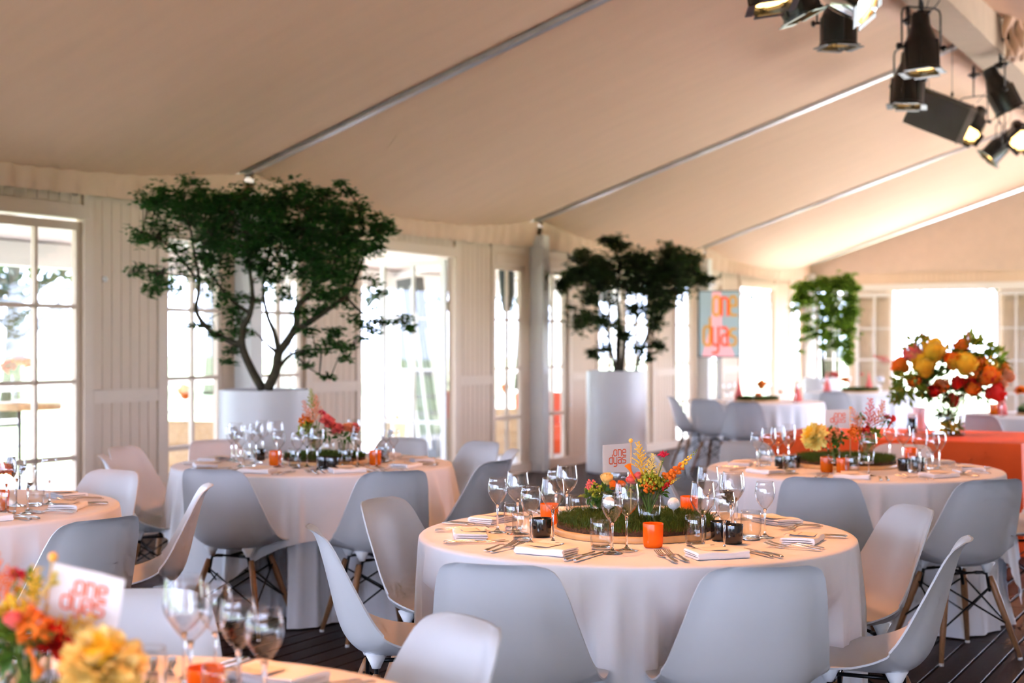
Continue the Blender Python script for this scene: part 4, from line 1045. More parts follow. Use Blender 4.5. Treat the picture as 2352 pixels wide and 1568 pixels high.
for k, pts in (('C', [(1660, 890), (1690, 885), (1720, 890), (1775, 885), (1815, 890), (1850, 892)]), ('D', [(1880, 872), (1960, 868), (2010, 870), (2030, 874)]), ('E', [(2240, 915), (2262, 905), (2275, 920), (2325, 912)])):
    for i, (px, py) in enumerate(pts):
        p = W((px - 1176) / F * ((TB[k] - Vector((CX, CY, 0))).dot(Vector((-ST, CT, 0)))), (TB[k] - Vector((CX, CY, 0))).dot(Vector((-ST, CT, 0))) + (.3 if i % 2 else -.3), 0)
        thing('wine_glass', WG['L'], (p.x, p.y, TOPZ[k]), 0, 'blurred wine glass on the %s, %s' % (TN[k], ORD[i]), 'wine glass', 'wine glasses')

# big arrangement on the orange table
ZB = 10.4; vb = W((2178 - 1176) / F * ZB, ZB, .753)
BIGV = vase_parts(.118, .30)
thing('cylinder_vase', BIGV, vb, 0, 'big clear cylinder vase of orange flowers on the orange cloth', 'vase')
BG = 'in the big vase on the orange cloth'
lst = [('rose', 'yellow', 2126, 862, -.10, -.2, .6, 1.25, 'lower left golden rose'), ('rose', 'yellow', 2145, 830, -.08, -.1, .8, 1.3, 'upper left golden rose'), ('rose', 'yellow', 2212, 858, -.10, .1, .7, 1.25, 'right golden rose'),
       ('rose', 'orange', 2188, 848, -.05, 0, 1, 1.0, 'orange rose in the middle'), ('rose', 'orange', 2255, 880, -.05, .6, .7, 1.2, 'orange rose at the right'), ('rose', 'red', 2265, 905, -.08, .8, .2, 1.1, 'red orange dahlia at the lower right'),
       ('rose', 'red', 2195, 890, -.12, 0, .4, .75, 'red ranunculus low in the middle'), ('rose', 'peach', 2115, 835, 0, -.5, .8, 1.0, 'peach rose at the left'), ('rose', 'orange', 2085, 850, 0, -.8, .6, 1.0, 'orange rose at the far left'),
       ('rose', 'pink', 2150, 806, .05, -.1, 1, .8, 'pink bloom near the top'), ('rose', 'orange', 2205, 815, .05, .2, 1, .9, 'orange bloom near the top right'), ('rose', 'orange', 2282, 860, .05, .9, .5, 1.0, 'orange bloom at the far right'),
       ('spray', 'orange', 2160, 888, -.12, -.1, .5, .8, 'orange berry spray in the middle'), ('spray', 'pink', 2095, 815, 0, -.5, 1, 1.0, 'pink blossom spray at the upper left'), ('spray', 'orange', 2240, 840, 0, .4, 1, 1.2, 'orange blossom spray at the right'),
       ('spray', 'yellow', 2270, 845, 0, .6, .8, 1.1, 'yellow blossom spray at the right'), ('spray', 'peach', 2290, 880, 0, .9, .3, 1.0, 'peach blossom spray at the right edge'), ('spray', 'red', 2230, 885, -.08, .3, .5, .9, 'red blossom spray low right'),
       ('spike', 'pink', 2125, 790, .03, -.1, 1, .35, 'thin pink spike on top left'), ('spike', 'pink', 2222, 790, .03, .1, 1, .35, 'thin dusky pink spike on top right'), ('spike', 'pink', 2048, 832, 0, -1, .4, .45, 'pink spike reaching left'),
       ('bush', 'leaf_bright', 2085, 885, -.05, -.6, .3, 1.2, 'olive green leaves at the lower left'), ('bush', 'leaf', 2140, 880, -.02, -.2, .3, 1.1, 'dark leaves low in the middle'), ('bush', 'leaf_bright', 2240, 800, .08, .2, 1, 1.2, 'olive leaves on top right'),
       ('bush', 'leaf', 2190, 830, .08, 0, 1, 1.2, 'dark leaves behind the roses'), ('bush', 'leaf_bright', 2110, 800, .06, -.4, .9, 1.1, 'olive leaves at the upper left'), ('bush', 'leaf_bright', 2275, 830, .06, .8, .6, 1.2, 'olive leaves at the right'), ('bush', 'leaf_bright', 2062, 908, -.02, -.9, -.3, .7, 'trailing leaves hanging at the left'),
       ('rose', 'red', 2150, 905, -.10, -.2, .2, .8, 'dark red bloom at the left rim'), ('rose', 'orange', 2222, 902, -.10, .3, .3, .8, 'orange bloom over the rim at the right'), ('rose', 'orange', 2110, 885, -.08, -.5, .4, .8, 'orange bloom at the lower left'), ('rose', 'peach', 2300, 870, 0, .9, .4, .8, 'peach bloom at the right edge'),
       ('bush', 'leaf', 2190, 905, .0, 0, .6, 1.0, 'dark leaves over the rim'), ('bush', 'leaf', 2240, 890, .03, .4, .5, 1.2, 'dark leaves at the lower right'), ('bush', 'leaf', 2170, 960, .0, -.1, 1, .75, 'leafy stems under water, upper'), ('bush', 'leaf_bright', 2190, 985, .0, .1, 1, .7, 'leafy stems under water, lower'), ('spray', 'yellow', 2178, 985, -.02, 0, 1, .9, 'amber seed heads under water'), ('rose', 'red', 2190, 935, .02, 0, 1, .8, 'dark red bloom in the neck')]
for kind, col, px, py, dep, dx, dz_, sc, lab in lst:
    sc *= 1.2 if kind == 'rose' else 1.4
    tip = PZ(px, py, ZB + dep); dd = lateral(dx, -.35 if dep < 0 else .2) + Vector((0, 0, dz_)); base = vb + lateral((tip - vb).dot(Vector((CT, ST, 0))) * -.15, 0) + Vector((0, 0, .015))
    flower(base, tip, dd, kind, col, lab + ' ' + BG, sc, 0)
for i in range(14):
    a = i * 2.4; px = 2180 + 100 * math.cos(a) * (.55 + .45 * (i % 3) / 2); py = 858 + 38 * math.sin(a) * (.6 + .4 * (i % 2)); tip = PZ(px, py, ZB + (.12 if i % 2 else -.13))
    flower(vb + Vector((0, 0, .015)), tip, lateral(math.cos(a), -.3) + Vector((0, 0, .8)), 'spray', ('orange', 'peach', 'yellow', 'red', 'lime')[i % 5], ('orange', 'peach', 'yellow', 'red', 'olive')[i % 5] + ' small blossoms filling in, cluster %s %s' % (('left', 'right', 'upper')[i // 5] + (' front' if i % 2 == 0 else ' back'), BG), .8, 0)
b = MB(); b.lathe([(.001, 0), (.034, 0), (.036, .01), (.036, .13), (.030, .14), (.001, .14)], 20); canm = b.mesh('canister', 'votive_black')
b = MB(); b.lathe([(.0365, .11), (.0375, .115), (.0375, .142), (.001, .145)], 20); lidm = b.mesh('canister_lid', 'plastic_white')
p = PZ(2095, 990, 10.6); thing('canister', [('body', canm), ('lid', lidm)], (p.x, p.y, .753), 0, 'small black canister with white lid on the orange cloth', 'canister')
b = MB(); b.lathe([(.001, 0), (.044, 0), (.048, .17), (.052, .18), (.044, .18), (.04, .01), (.001, .008)], 24, False); cupm = b.mesh('white_cup', 'plastic_white')
O('white_cup', cupm, None, tuple(W((2112 - 1176) / F * 10.8, 10.8, .753)), label='tall white cup behind the black canister on the orange cloth', cat='cup')

# ------------------------------------------------------------------ planters and trees
def planter(name, p, r, h, label, seed=0):
    b = MB(); b.lathe([(r * .97, 0), (r, .01), (r, h - .006), (r - .006, h), (r - .025, h), (r - .028, h - .05), (.001, h - .05)], 56); body = b.mesh('planter_body', 'planter'); sharp(body, 35)
    b = MB(); b.lathe([(r - .03, h - .055), (r * .6, h - .035), (.001, h - .025)], 28, False); so = b.mesh('planter_soil', 'soil')
    thing(name, [('body', body), ('soil', so)], (p.x, p.y, 0), 0, label, 'planter')
def tree(label, base, depth, zoom, px0, blobs, branches, leafmat, leafL, dens, spread, seed, name='potted_tree', weep=0):
    """blobs and branches are (lateral, height) outlines measured at the tree's own depth; depth is spread at random so the crown is round"""
    rn = random.Random(seed); ox, oy, k = zoom
    def loc(zx, zy, dd):                    # measured point -> local vector
        q = PZ(ox + zx / k, oy + zy / k, depth) - base; return q + lateral(0, dd)
    root = O(name, None, None, base, label=label, cat='tree')
    twigs = MB(); anchor = []
    for br in branches:
        dd0 = rn.uniform(-.3, .3) * spread; pts = []
        for i, (zx, zy) in enumerate(br['p']):
            t = i / (len(br['p']) - 1); pts.append(loc(zx, zy, br.get('d0', 0) + dd0 * t * 1.2))
        cv = smooth_curve(pts, len(pts) * 4); n = len(cv)
        twigs.tube(cv, [br['r'] * (1 - .75 * i / (n - 1)) for i in range(n)], 7); anchor += cv[len(cv) // 3:]
    O('trunk', twigs.mesh('tree_branches', 'bark'), root)
    tw = MB(); fol = MB()
    for bl in blobs:
        zx, zy, r = bl[:3]; rx = r; ry = bl[3] if len(bl) > 3 else r
        for dl in (-1, 0, 1) if spread > .2 else (0,):
            dd = dl * spread * rn.uniform(.4, .9) * (1 if r > 45 else .3) + rn.uniform(-.1, .1) * spread
            if dl and rn.random() < .25: continue
            c = loc(zx + rn.uniform(-.2, .2) * rx, zy + rn.uniform(-.2, .2) * ry, dd)
            a = min(anchor, key=lambda q: (q - c).length + max(0, q.z - c.z) * .7)
            mid = a.lerp(c, .55) + Vector((rn.uniform(-.03, .03), rn.uniform(-.03, .03), rn.uniform(.0, .05)))
            tw.tube([a, mid, c], [.0045, .003, .0015], 5, False)
            m_ = rx / k * depth / F; n_ = ry / k * depth / F
            for s_ in range(int(dens * max(4, 15 * (m_ * n_) / .006))):
                u = Vector((rn.gauss(0, .5), rn.gauss(0, .5), rn.gauss(0, .5)))
                sc_ = c + lateral(u.x * m_, u.y * m_ * .9) + Vector((0, 0, u.z * n_))
                if rn.random() < .5: tw.tube([c, c.lerp(sc_, .5) + Vector((0, 0, .01)), sc_], [.0016, .0012, .0008], 3, False)
                for q in range(rn.randint(6, 10)):
                    a_ = rn.uniform(0, 6.3); d = Vector((math.cos(a_), math.sin(a_), rn.uniform(-.5, .4) - weep)); fol.leaf(sc_ + d * rn.uniform(0, .025), d, (rn.gauss(0, .35), rn.gauss(0, .35), 1), leafL * rn.uniform(.6, 1.15), leafL * rn.uniform(.35, .6), rn.uniform(-.2, .35))
    O('twigs', tw.mesh('tree_twigs', 'bark'), root); O('foliage', fol.mesh('tree_foliage', leafmat, False), root, kind='stuff')
    return len(fol.f)
Z1 = 9.6; P1 = W((607 - 1176) / F * Z1, Z1, 0); R1 = .302; H1 = CH - (897 - HZ) / F * (Z1 - R1)
planter('planter', P1, R1, H1, 'low looking white round planter under the dark maple behind the rear left table')
n1 = tree('dark green maple with open spreading branches in the left planter', Vector((P1.x, P1.y, H1 - .04)), Z1, (280, 390, 2.959), 0,
     [(470, 80, 50), (500, 130, 50), (250, 140, 40), (200, 240, 65), (350, 180, 80), (300, 250, 80), (440, 250, 90), (500, 330, 110, 90), (640, 240, 110, 90), (780, 220, 110, 90), (900, 230, 110, 90), (1030, 240, 100), (1150, 220, 100), (1300, 230, 100), (1220, 120, 35), (1480, 90, 40), (1540, 140, 30), (1420, 150, 40), (1340, 140, 40),
      (1450, 310, 110), (1600, 340, 100), (1620, 250, 40), (1750, 420, 70), (1800, 360, 40), (1820, 410, 30), (1730, 320, 35), (600, 440, 120), (720, 380, 120), (850, 430, 120), (980, 400, 120), (1100, 420, 120), (1250, 400, 110), (1380, 450, 120), (1520, 470, 100), (1650, 540, 80), (1730, 520, 40),
      (150, 440, 55), (130, 460, 40), (260, 470, 55), (290, 380, 60), (90, 700, 40), (180, 680, 50), (250, 700, 50), (210, 830, 45), (300, 770, 55), (420, 560, 60), (430, 660, 50),
      (560, 600, 80), (650, 540, 90), (700, 650, 70), (640, 760, 60), (700, 860, 60), (740, 950, 60), (760, 1020, 55), (800, 1110, 50), (860, 560, 90), (930, 660, 80), (1020, 560, 90), (1100, 640, 90), (1040, 760, 60), (1200, 560, 90), (1230, 720, 80), (1330, 620, 90), (1400, 720, 90), (1480, 600, 80), (1550, 720, 80), (1600, 640, 60), (1700, 760, 50), (1760, 830, 25), (1370, 860, 70), (1480, 880, 60), (1540, 800, 60), (1120, 860, 60), (860, 880, 50),
      (1240, 980, 50), (1330, 960, 40), (1560, 1000, 40), (1620, 1060, 35), (1740, 1030, 35), (1680, 1060, 35), (1850, 1040, 45, 25), (1930, 1000, 45, 25), (1960, 1070, 25), (1720, 1100, 25), (1300, 1100, 70, 30), (1440, 1110, 55), (1420, 1180, 70, 30), (1250, 1240, 90, 22), (1380, 1230, 70, 25), (1530, 1210, 50, 18), (1500, 1275, 45, 15), (1250, 1330, 35, 15), (1400, 1410, 35, 12), (1640, 1150, 25), (740, 1225, 30), (740, 1300, 40, 10), (620, 1120, 40, 25), (520, 1060, 40, 18)],
     [dict(r=.032, p=[(960, 1495), (890, 1370), (825, 1210), (830, 1080), (880, 980), (900, 850), (880, 650), (860, 450)]), dict(r=.022, p=[(825, 1200), (700, 1150), (580, 1080), (500, 960), (510, 850), (510, 700), (480, 560), (450, 380)]),
      dict(r=.036, p=[(985, 1495), (1045, 1360), (1060, 1250), (1110, 1180), (1180, 1060), (1190, 930), (1290, 820), (1310, 700), (1280, 560), (1300, 380)]), dict(r=.024, p=[(1150, 1110), (1280, 1030), (1400, 950), (1520, 860), (1600, 720), (1650, 560)]),
      dict(r=.015, p=[(1060, 1245), (1000, 1190), (920, 1100)]), dict(r=.018, p=[(1065, 1230), (1030, 1100), (980, 980), (950, 800), (980, 600), (1000, 420)]), dict(r=.014, p=[(1060, 1350), (1140, 1260), (1250, 1225), (1400, 1215), (1540, 1215)]),
      dict(r=.014, p=[(880, 980), (760, 900), (640, 760), (560, 640), (540, 450)]), dict(r=.010, p=[(1520, 860), (1620, 960), (1740, 1040), (1900, 1030)]), dict(r=.010, p=[(510, 750), (420, 620), (280, 480), (160, 440)]), dict(r=.008, p=[(510, 720), (400, 720), (250, 700), (90, 700)]), dict(r=.008, p=[(1180, 1260), (1280, 1350), (1420, 1420)]), dict(r=.012, p=[(1290, 820), (1400, 700), (1560, 480), (1760, 420)])],
     'foliage', .044, 1.45, .42, 21)
Z2 = 15.75; P2 = W((1416 - 1176) / F * Z2, Z2, 0); R2 = .333; H2 = CH - (852 - HZ) / F * (Z2 - R2)
planter('planter', P2, R2, H2, 'tall white cylinder planter by the wall behind the flag')
n2 = tree('dark leafed multi-stem tree in the tall planter at mid distance', Vector((P2.x, P2.y, H2 - .04)), Z2, (1120, 500, 2.529), 0,
     [(700, 130, 35), (760, 170, 55), (780, 260, 90), (560, 220, 45), (520, 230, 30), (620, 270, 60), (500, 330, 60), (440, 370, 45), (440, 410, 40), (580, 330, 70), (680, 300, 70), (880, 270, 80), (980, 320, 80), (1050, 190, 40), (1080, 230, 55), (1190, 230, 45), (1180, 310, 60), (1060, 300, 80), (1240, 360, 40), (1290, 350, 22), (1130, 390, 60), (960, 410, 80), (850, 390, 70), (750, 380, 60), (560, 590, 60), (530, 640, 35), (600, 460, 50), (480, 510, 22), (700, 470, 50), (660, 600, 50), (950, 540, 60), (1020, 500, 60), (990, 620, 50), (860, 540, 50), (740, 620, 40), (620, 800, 40), (690, 760, 40), (930, 815, 35), (990, 740, 35), (880, 750, 40), (800, 690, 40), (1100, 460, 45), (660, 390, 60)],
     [dict(r=.035, p=[(760, 900), (760, 760), (765, 600), (760, 420), (780, 250)]), dict(r=.022, p=[(745, 890), (720, 780), (690, 640), (620, 450), (560, 330)]), dict(r=.022, p=[(780, 890), (800, 700), (850, 620), (900, 480), (900, 330)]), dict(r=.022, p=[(860, 890), (900, 760), (960, 620), (1040, 540), (1090, 400), (1120, 260)]), dict(r=.012, p=[(700, 700), (620, 640), (540, 610)]), dict(r=.012, p=[(1060, 480), (1180, 400), (1280, 350)])],
     'foliage_olive', .066, .95, .50, 22)
Z3 = 20.8; P3 = W((1888 - 1176) / F * Z3, Z3, 0)
planter('planter', P3, .27, .92, 'white planter under the bright green weeping tree far back')
tree('bright lime green weeping tree beside the end doors', Vector((P3.x, P3.y, .865)), Z3, (1500, 560, 4.612), 0,
     [(1600, 440, 90, 60), (1720, 430, 90, 60), (1850, 400, 100, 70), (1980, 390, 100, 80), (2080, 390, 80), (2120, 450, 50), (2100, 560, 70), (2080, 680, 80), (2060, 800, 80), (2080, 920, 80), (2060, 1040, 70), (2070, 1150, 60), (2070, 1230, 40), (1800, 560, 80), (1820, 700, 60), (1790, 830, 60), (1790, 950, 55), (1800, 1070, 35), (1560, 540, 70), (1620, 600, 60), (1500, 680, 35), (1640, 760, 60), (1640, 880, 50), (1680, 960, 40), (1900, 560, 70), (1930, 700, 50), (1900, 950, 50), (1940, 1060, 45), (1960, 840, 60), (1570, 1000, 25), (1560, 1120, 18)],
     [dict(r=.03, p=[(1800, 1460), (1795, 1100), (1810, 800), (1860, 500), (1900, 400)]), dict(r=.012, p=[(1830, 620), (1700, 480), (1560, 480)]), dict(r=.012, p=[(1860, 520), (2000, 420), (2100, 480)])],
     'foliage_lime', .065, 1.1, .3, 23, weep=.6)

# ------------------------------------------------------------------ portrait display
ZS = 19.0; ps = W((1651 - 1176) / F * ZS, ZS, 0)
b = MB(); b.box((-.275, .0, 1.235), (.275, .05, 2.13)); body = b.mesh('screen_body', 'screen_bezel', False)
b = MB(); b.box((-.255, -.004, 1.25), (.268, .0, 2.115)); fc = b.mesh('screen_face', 'screen_face', False)
b = MB(); b.M = Matrix.Translation((-.06, -.0062, 0)); b.add([(-.16, 0, 1.252), (.27, 0, 1.252), (.20, 0, 1.42), (.10, 0, 1.60), (.09, 0, 2.11), (-.03, 0, 2.11), (-.04, 0, 1.70)], [(0, 1, 2, 3, 4, 5, 6)]); pk = b.mesh('screen_shape', 'screen_pink', False)
b = MB(); b.M = Matrix.Translation((0, -.0085, 0)); pass
GLY = []
for ch, x, z_, sz, mm in (('o', -.075, 1.80, .15, 'screen_amber'), ('e', .145, 1.80, .15, 'screen_amber'), ('d', -.20, 1.40, .15, 'screen_amber'), ('s', .15, 1.40, .13, 'screen_amber'), ('n', .04, 1.80, .14, 'screen_red'), ('y', -.085, 1.40, .14, 'screen_red'), ('a', .035, 1.40, .14, 'screen_red')):
    b = MB(); b.M = Matrix.Translation((0, -.0085 if mm == 'screen_amber' else -.0095, 0)); letters(b, ch, x, z_, sz, .034, 1.65); GLY.append(('letter', b.mesh('screen_letter', mm, False)))
b = MB(); b.box((-.03, .05, .02), (.03, .09, 1.7)); b.box((-.25, -.12, 0), (.25, .28, .02)); st_ = b.mesh('stand', 'white_paint', False)
thing('display_screen', [('body', body), ('screen', fc, 'grey screen with a tall pink shape', [('shape', pk)] + GLY), ('stand', st_)], (ps.x, ps.y, 0), TH - .10, 'portrait display showing one dyas in amber and red by the left wall', 'screen')

# ------------------------------------------------------------------ stage lamps on the ridge
b = MB(); b.lathe([(.001, .23), (.050, .23), (.062, .215), (.066, .14), (.072, .13), (.105, .04), (.116, .02), (.118, -.15), (.128, -.155), (.128, -.175), (.118, -.175), (.112, -.15)], 24, False)
for i in range(6):
    a = 2 * PI * i / 6; b.box((.11 * math.cos(a) - .012, .11 * math.sin(a) - .012, -.15), (.11 * math.cos(a) + .012, .11 * math.sin(a) + .012, .03))
canb = {}
for mm in ('lamp_black', 'lamp_chrome'):
    me = b.mesh('lamp_can', mm); sharp(me, 35); canb[mm] = me
b = MB(); b.lathe([(.001, -.135), (.05, -.139), (.112, -.130)], 24, False); lens = b.mesh('lamp_lens', 'lamp_glow')
b = MB()
for i in range(4):
    a = PI / 2 * i + PI / 4; b.M = Matrix.Rotation(a, 4, 'Z'); b.box((.10, -.085, -.180), (.142, .085, -.174))
gel = b.mesh('gel_frame', 'lamp_black', False)
b = MB(); b.tube([(-.145, 0, 0), (-.145, 0, .22), (-.135, 0, .25), (-.10, 0, .265), (.10, 0, .265), (.135, 0, .25), (.145, 0, .22), (.145, 0, 0)], .007, 8)
yoke = b.mesh('yoke', 'lamp_grey')
b = MB()
for s_ in (-1, 1): b.M = Matrix.Translation((s_ * .145, 0, 0)) @ Matrix.Rotation(s_ * PI / 2, 4, 'Y'); b.lathe([(.001, -.03), (.008, -.03), (.008, .015), (.024, .02), (.018, .035), (.001, .036)], 10)
knobs = b.mesh('tilt_knob', 'lamp_black')
def lamp(px, py, z, aim, label, energy=0, chrome=False, hang=4.0, sc=1.0, spot=38, roll=0, pos=None, blend=.5):
    p = pos if pos is not None else PZ(px, py, z); r = O('stage_lamp', None, None, p, label=label, cat='lamp', group='stage lamps under the ridge', scale=(sc, sc, sc))
    d = (Vector(aim) - p).normalized()                    # beam direction
    q = (-d).to_track_quat('Z', 'Y') @ Quaternion((0, 0, 1), roll)
    yaw = Matrix.Rotation(math.atan2((q @ Vector((1, 0, 0))).y, (q @ Vector((1, 0, 0))).x), 4, 'Z')
    def part(n, me, quat=True):
        o = O(n, me, r)
        if quat: o.rotation_mode = 'QUATERNION'; o.rotation_quaternion = q
        else: o.rotation_euler = (0, 0, math.atan2((q @ Vector((1, 0, 0))).y, (q @ Vector((1, 0, 0))).x))
        return o
    c = part('can', canb['lamp_chrome' if chrome else 'lamp_black']); part('lens', lens); part('gel_frame', gel); part('yoke', yoke, False); part('tilt_knob', knobs)
    b = MB(); top_ = (hang - p.z) / sc
    b.tube([(0, 0, .262), (0, 0, top_ - .09)], .008, 8); b.box((-.022, -.022, top_ - .12), (.022, .022, top_ - .07)); b.tube([(-.05, 0, top_ - .09), (.06, 0, top_ - .085)], .014, 8)
    b.tube([(0, .04 * math.cos(t), top_ - .04 + .04 * math.sin(t)) for t in [k * .5 - .8 for k in range(11)]], .009, 6); O('hook_clamp', b.mesh('hook_clamp', 'lamp_black'), r)
    b = MB(); b.tube(smooth_curve([(.03, 0, .2), (.12, .05, .33), (.10, .03, .48), (.02, 0, top_ - .1)], 14), .0035, 6); O('cable', b.mesh('lamp_cable', 'lamp_black'), r)
    if energy:
        l = bpy.data.lights.new('lamp_beam', 'SPOT'); l.energy = energy; l.color = LAMP; l.spot_size = math.radians(spot); l.spot_blend = blend; l.shadow_soft_size = .09
        lo = O('lamp_beam', l, r, d * .20); lo.rotation_mode = 'QUATERNION'; lo.rotation_quaternion = (-d).to_track_quat('Z', 'Y')
    return r
RX = CX - 2.48
def T_(k): return Vector((TB[k].x, TB[k].y, .75))
E0 = 50
lamp(1820, -22, 8.6, W(2.6, 8.6, 1.5), 'black stage lamp cut off by the top frame edge, leftmost of the lamps', E0 * .3, hang=4.0)
lamp(1940, -10, 8.9, W(4.0, 7.4, 2.2), 'shiny chrome stage lamp at the top edge with its bright lens facing us', E0 * .15, chrome=True, hang=4.0)
lamp(1926, 48, 9.4, PZ(1926, 900, 9.4), 'black stage lamp hanging straight down with a square frame', E0 * .5, hang=4.0)
lamp(2116, 108, 10.7, PZ(2150, 900, 10.5), 'large black stage lamp in a curved yoke, highest of the group', E0 * .8, hang=4.0, sc=1.12)
lamp(2086, 190, 11.6, PZ(2040, 900, 11.5), 'black stage lamp tucked below the large one, left of the speaker', E0 * .7, hang=4.15, sc=1.12)
lamp(2298, 212, 12.7, PZ(2600, 800, 12.6), 'black stage lamp tilted right under the ridge beam', E0 * .5, hang=4.0, sc=1.05)
lamp(2236, 284, 14.0, T_('E') + Vector((-1.5, -2.5, 0)), 'stage lamp behind the speaker with its lens glowing', E0 * .6, hang=4.15, sc=1.0)
lamp(2294, 338, 16.0, T_('C'), 'small stage lamp pointing down left at the right edge', E0 * .8, hang=4.15, sc=1.0)
lamp(2342, 308, 15.2, W(4.6, 10.5, .6), 'stage lamp at the right frame edge with a blazing lens', E0 * .4, hang=4.1, sc=1.05)
for i, (y, key, en) in enumerate(((4.1, 'M', 1.0), (4.9, 'M', .9), (6.9, 'A', 1.0), (5.6, 'L', 1.6), (6.3, 'B', .8), (2.4, 'F', 2.0), (7.6, 'B', .5))):
    lamp(0, 0, 0, T_(key), 'stage lamp above the frame aimed at the %s, %s' % (TN[key], ['first', 'second', 'third', 'fourth', 'fifth', 'sixth', 'seventh'][i]), E0 * en, hang=4.0, pos=Vector((RX + (.12 if i % 2 else -.12), y, 3.45)), spot=40)
# loudspeaker
b = MB(); w_, d_, h_ = .30, .26, .52
poly = [(-.16, -.13), (.16, -.13)] + [(.16 * math.cos(a), .06 + .10 * math.sin(a)) for a in [PI * k / 8 for k in range(9)]]
b.M = Matrix.Rotation(PI / 2, 4, 'Y'); b.prism(poly, -.27, .22); body = b.mesh('speaker_box', 'lamp_grey', False)
b = MB(); b.M = Matrix.Rotation(PI / 2, 4, 'Y'); b.prism([(x * 1.06, (y - .02) * 1.06 + .02) for x, y in poly], .22, .235); b.prism([(x * .98, (y - .02) * .98 + .02) for x, y in poly], .235, .275); gr_ = b.mesh('speaker_grille', 'grille', False)
b = MB(); b.tube([(-.1, 0, .16), (-.1, 0, .9)], .0025, 5); b.tube([(.1, 0, .16), (.1, 0, .9)], .0025, 5); b.tube([(-.1, 0, .15), (-.1, 0, .19)], .012, 6); b.tube([(.1, 0, .15), (.1, 0, .19)], .012, 6); wr = b.mesh('hanging_wire', 'lamp_black')
sp = PZ(2160, 262, 12.6); r = O('loudspeaker', None, None, sp, (0, 0, TH - .25), 'grey loudspeaker box hanging tilted among the stage lamps', 'speaker')
for n_, me in (('cabinet', body), ('grille', gr_)): O(n_, me, r, rot=(.35, .42, 0))
O('hanging_wire', wr, r)

# ------------------------------------------------------------------ terrace and park outside
b = MB(); b.box((-120, -100, -.6), (120, 140, -.16)); O('ground_lawn', b.mesh('lawn', 'lawn', False), label='sunlit lawn of the park outside the windows', kind='structure')
b = MB(); b.box((-4.6, Y0 - 4, -.16), (-.11, Y1 + 4, -.02)); b.box((-4.6, Y1 + .11, -.16), (14, Y1 + 4, -.02)); b.box((10.11, Y0 - 4, -.16), (14, Y1 + .1, -.02)); b.box((-4.6, Y0 - 4, -.16), (14, Y0 - .11, -.02)); O('terrace', b.mesh('terrace', 'terrace', False), label='pale terrace around the marquee', kind='structure')
cn = O('terrace_canopy', None, None, (0, 0, 0), label='cream awning on white posts over the terrace outside the left wall', cat='canopy')
b = MB(); b.M = Matrix(((1, 0, 0, 0), (0, 0, 1, 0), (0, 1, 0, 0), (0, 0, 0, 1))); b.prism([(-3.6, 2.42), (-.3, 2.98), (-.3, 3.0), (-3.6, 2.45)], 2, Y1); O('awning_cloth', b.mesh('awning', 'canopy', False), cn)
blk('beam', (-3.62, 2, 2.18), (-3.5, Y1, 2.42), 'white_paint', cn)
for y in [1.48 + 2.5 * k for k in range(1, 10)]:
    blk('post', (-3.62, y - .06, 0), (-3.5, y + .06, 2.2), 'white_paint', cn)
    q = MB(); q.tube([(-3.55, y, 2.36), (-.2, y, 2.92)], .045, 4); O('cross_beam', q.mesh('cross_beam', 'white_paint', False), cn)
cn2 = O('added_sky_shade', None, None, (0, 0, 0), label='unseen awning added to block sky light along the right side', cat='canopy')  # added out of view to cut direct sky light through the right openings
b = MB(); b.M = Matrix(((1, 0, 0, 0), (0, 0, 1, 0), (0, 1, 0, 0), (0, 0, 0, 1))); b.prism([(10.3, 2.90), (13.2, 2.40), (13.2, 2.43), (10.3, 2.93)], Y0 - 2, 12); O('awning_cloth', b.mesh('awning', 'canopy', False), cn2)
blk('beam', (13.1, Y0 - 2, 2.18), (13.22, 12, 2.41), 'white_paint', cn2)
for y in (-7.5, -3, 1.5, 6, 10.5): blk('post', (13.1, y - .06, -.02), (13.22, y + .06, 2.2), 'white_paint', cn2)
rl = O('terrace_railing', None, None, (0, 0, 0), label='white railing along the terrace edge', cat='railing')
for z in (.32, .58, .92): blk('rail', (-4.42, 2, z), (-4.36, Y1, z + (.07 if z > .9 else .04)), 'white_paint', rl)
for y in [2 + 1.6 * k for k in range(14)]: blk('railing_post', (-4.44, y - .04, -.02), (-4.34, y + .04, .92), 'white_paint', rl)
# leaning display board on the terrace
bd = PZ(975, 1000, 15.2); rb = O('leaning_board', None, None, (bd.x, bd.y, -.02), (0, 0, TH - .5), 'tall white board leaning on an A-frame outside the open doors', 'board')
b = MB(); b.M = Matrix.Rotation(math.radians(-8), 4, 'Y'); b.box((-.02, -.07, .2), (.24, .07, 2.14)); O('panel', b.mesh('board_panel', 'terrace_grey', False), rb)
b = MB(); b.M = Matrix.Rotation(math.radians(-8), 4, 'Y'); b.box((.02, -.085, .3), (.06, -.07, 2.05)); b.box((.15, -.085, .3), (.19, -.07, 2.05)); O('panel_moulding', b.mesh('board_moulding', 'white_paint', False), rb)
b = MB(); b.tube([(-.05, .1, 1.75), (-.32, .3, 0)], .025, 4); b.tube([(-.05, -.1, 1.75), (-.02, -.35, 0)], .025, 4); b.tube([(-.22, .24, .75), (.0, -.24, .75)], .018, 4); b.tube([(.03, 0, 1.6), (.33, 0, 0)], .025, 4); O('frame', b.mesh('board_frame', 'white_paint', False), rb)
# rolled banner seen through the window left of the middle post
q = PZ(1163, 665, 16.6); b = MB(); b.tube([(0, 0, -.26), (.015, 0, -.05), (0, 0, .27)], [.05, .09, .10], 10); O('hanging_banner', b.mesh('hanging_banner', 'dark_cloth'), None, q, label='dark rolled banner hanging under the awning beyond the narrow window', cat='banner')
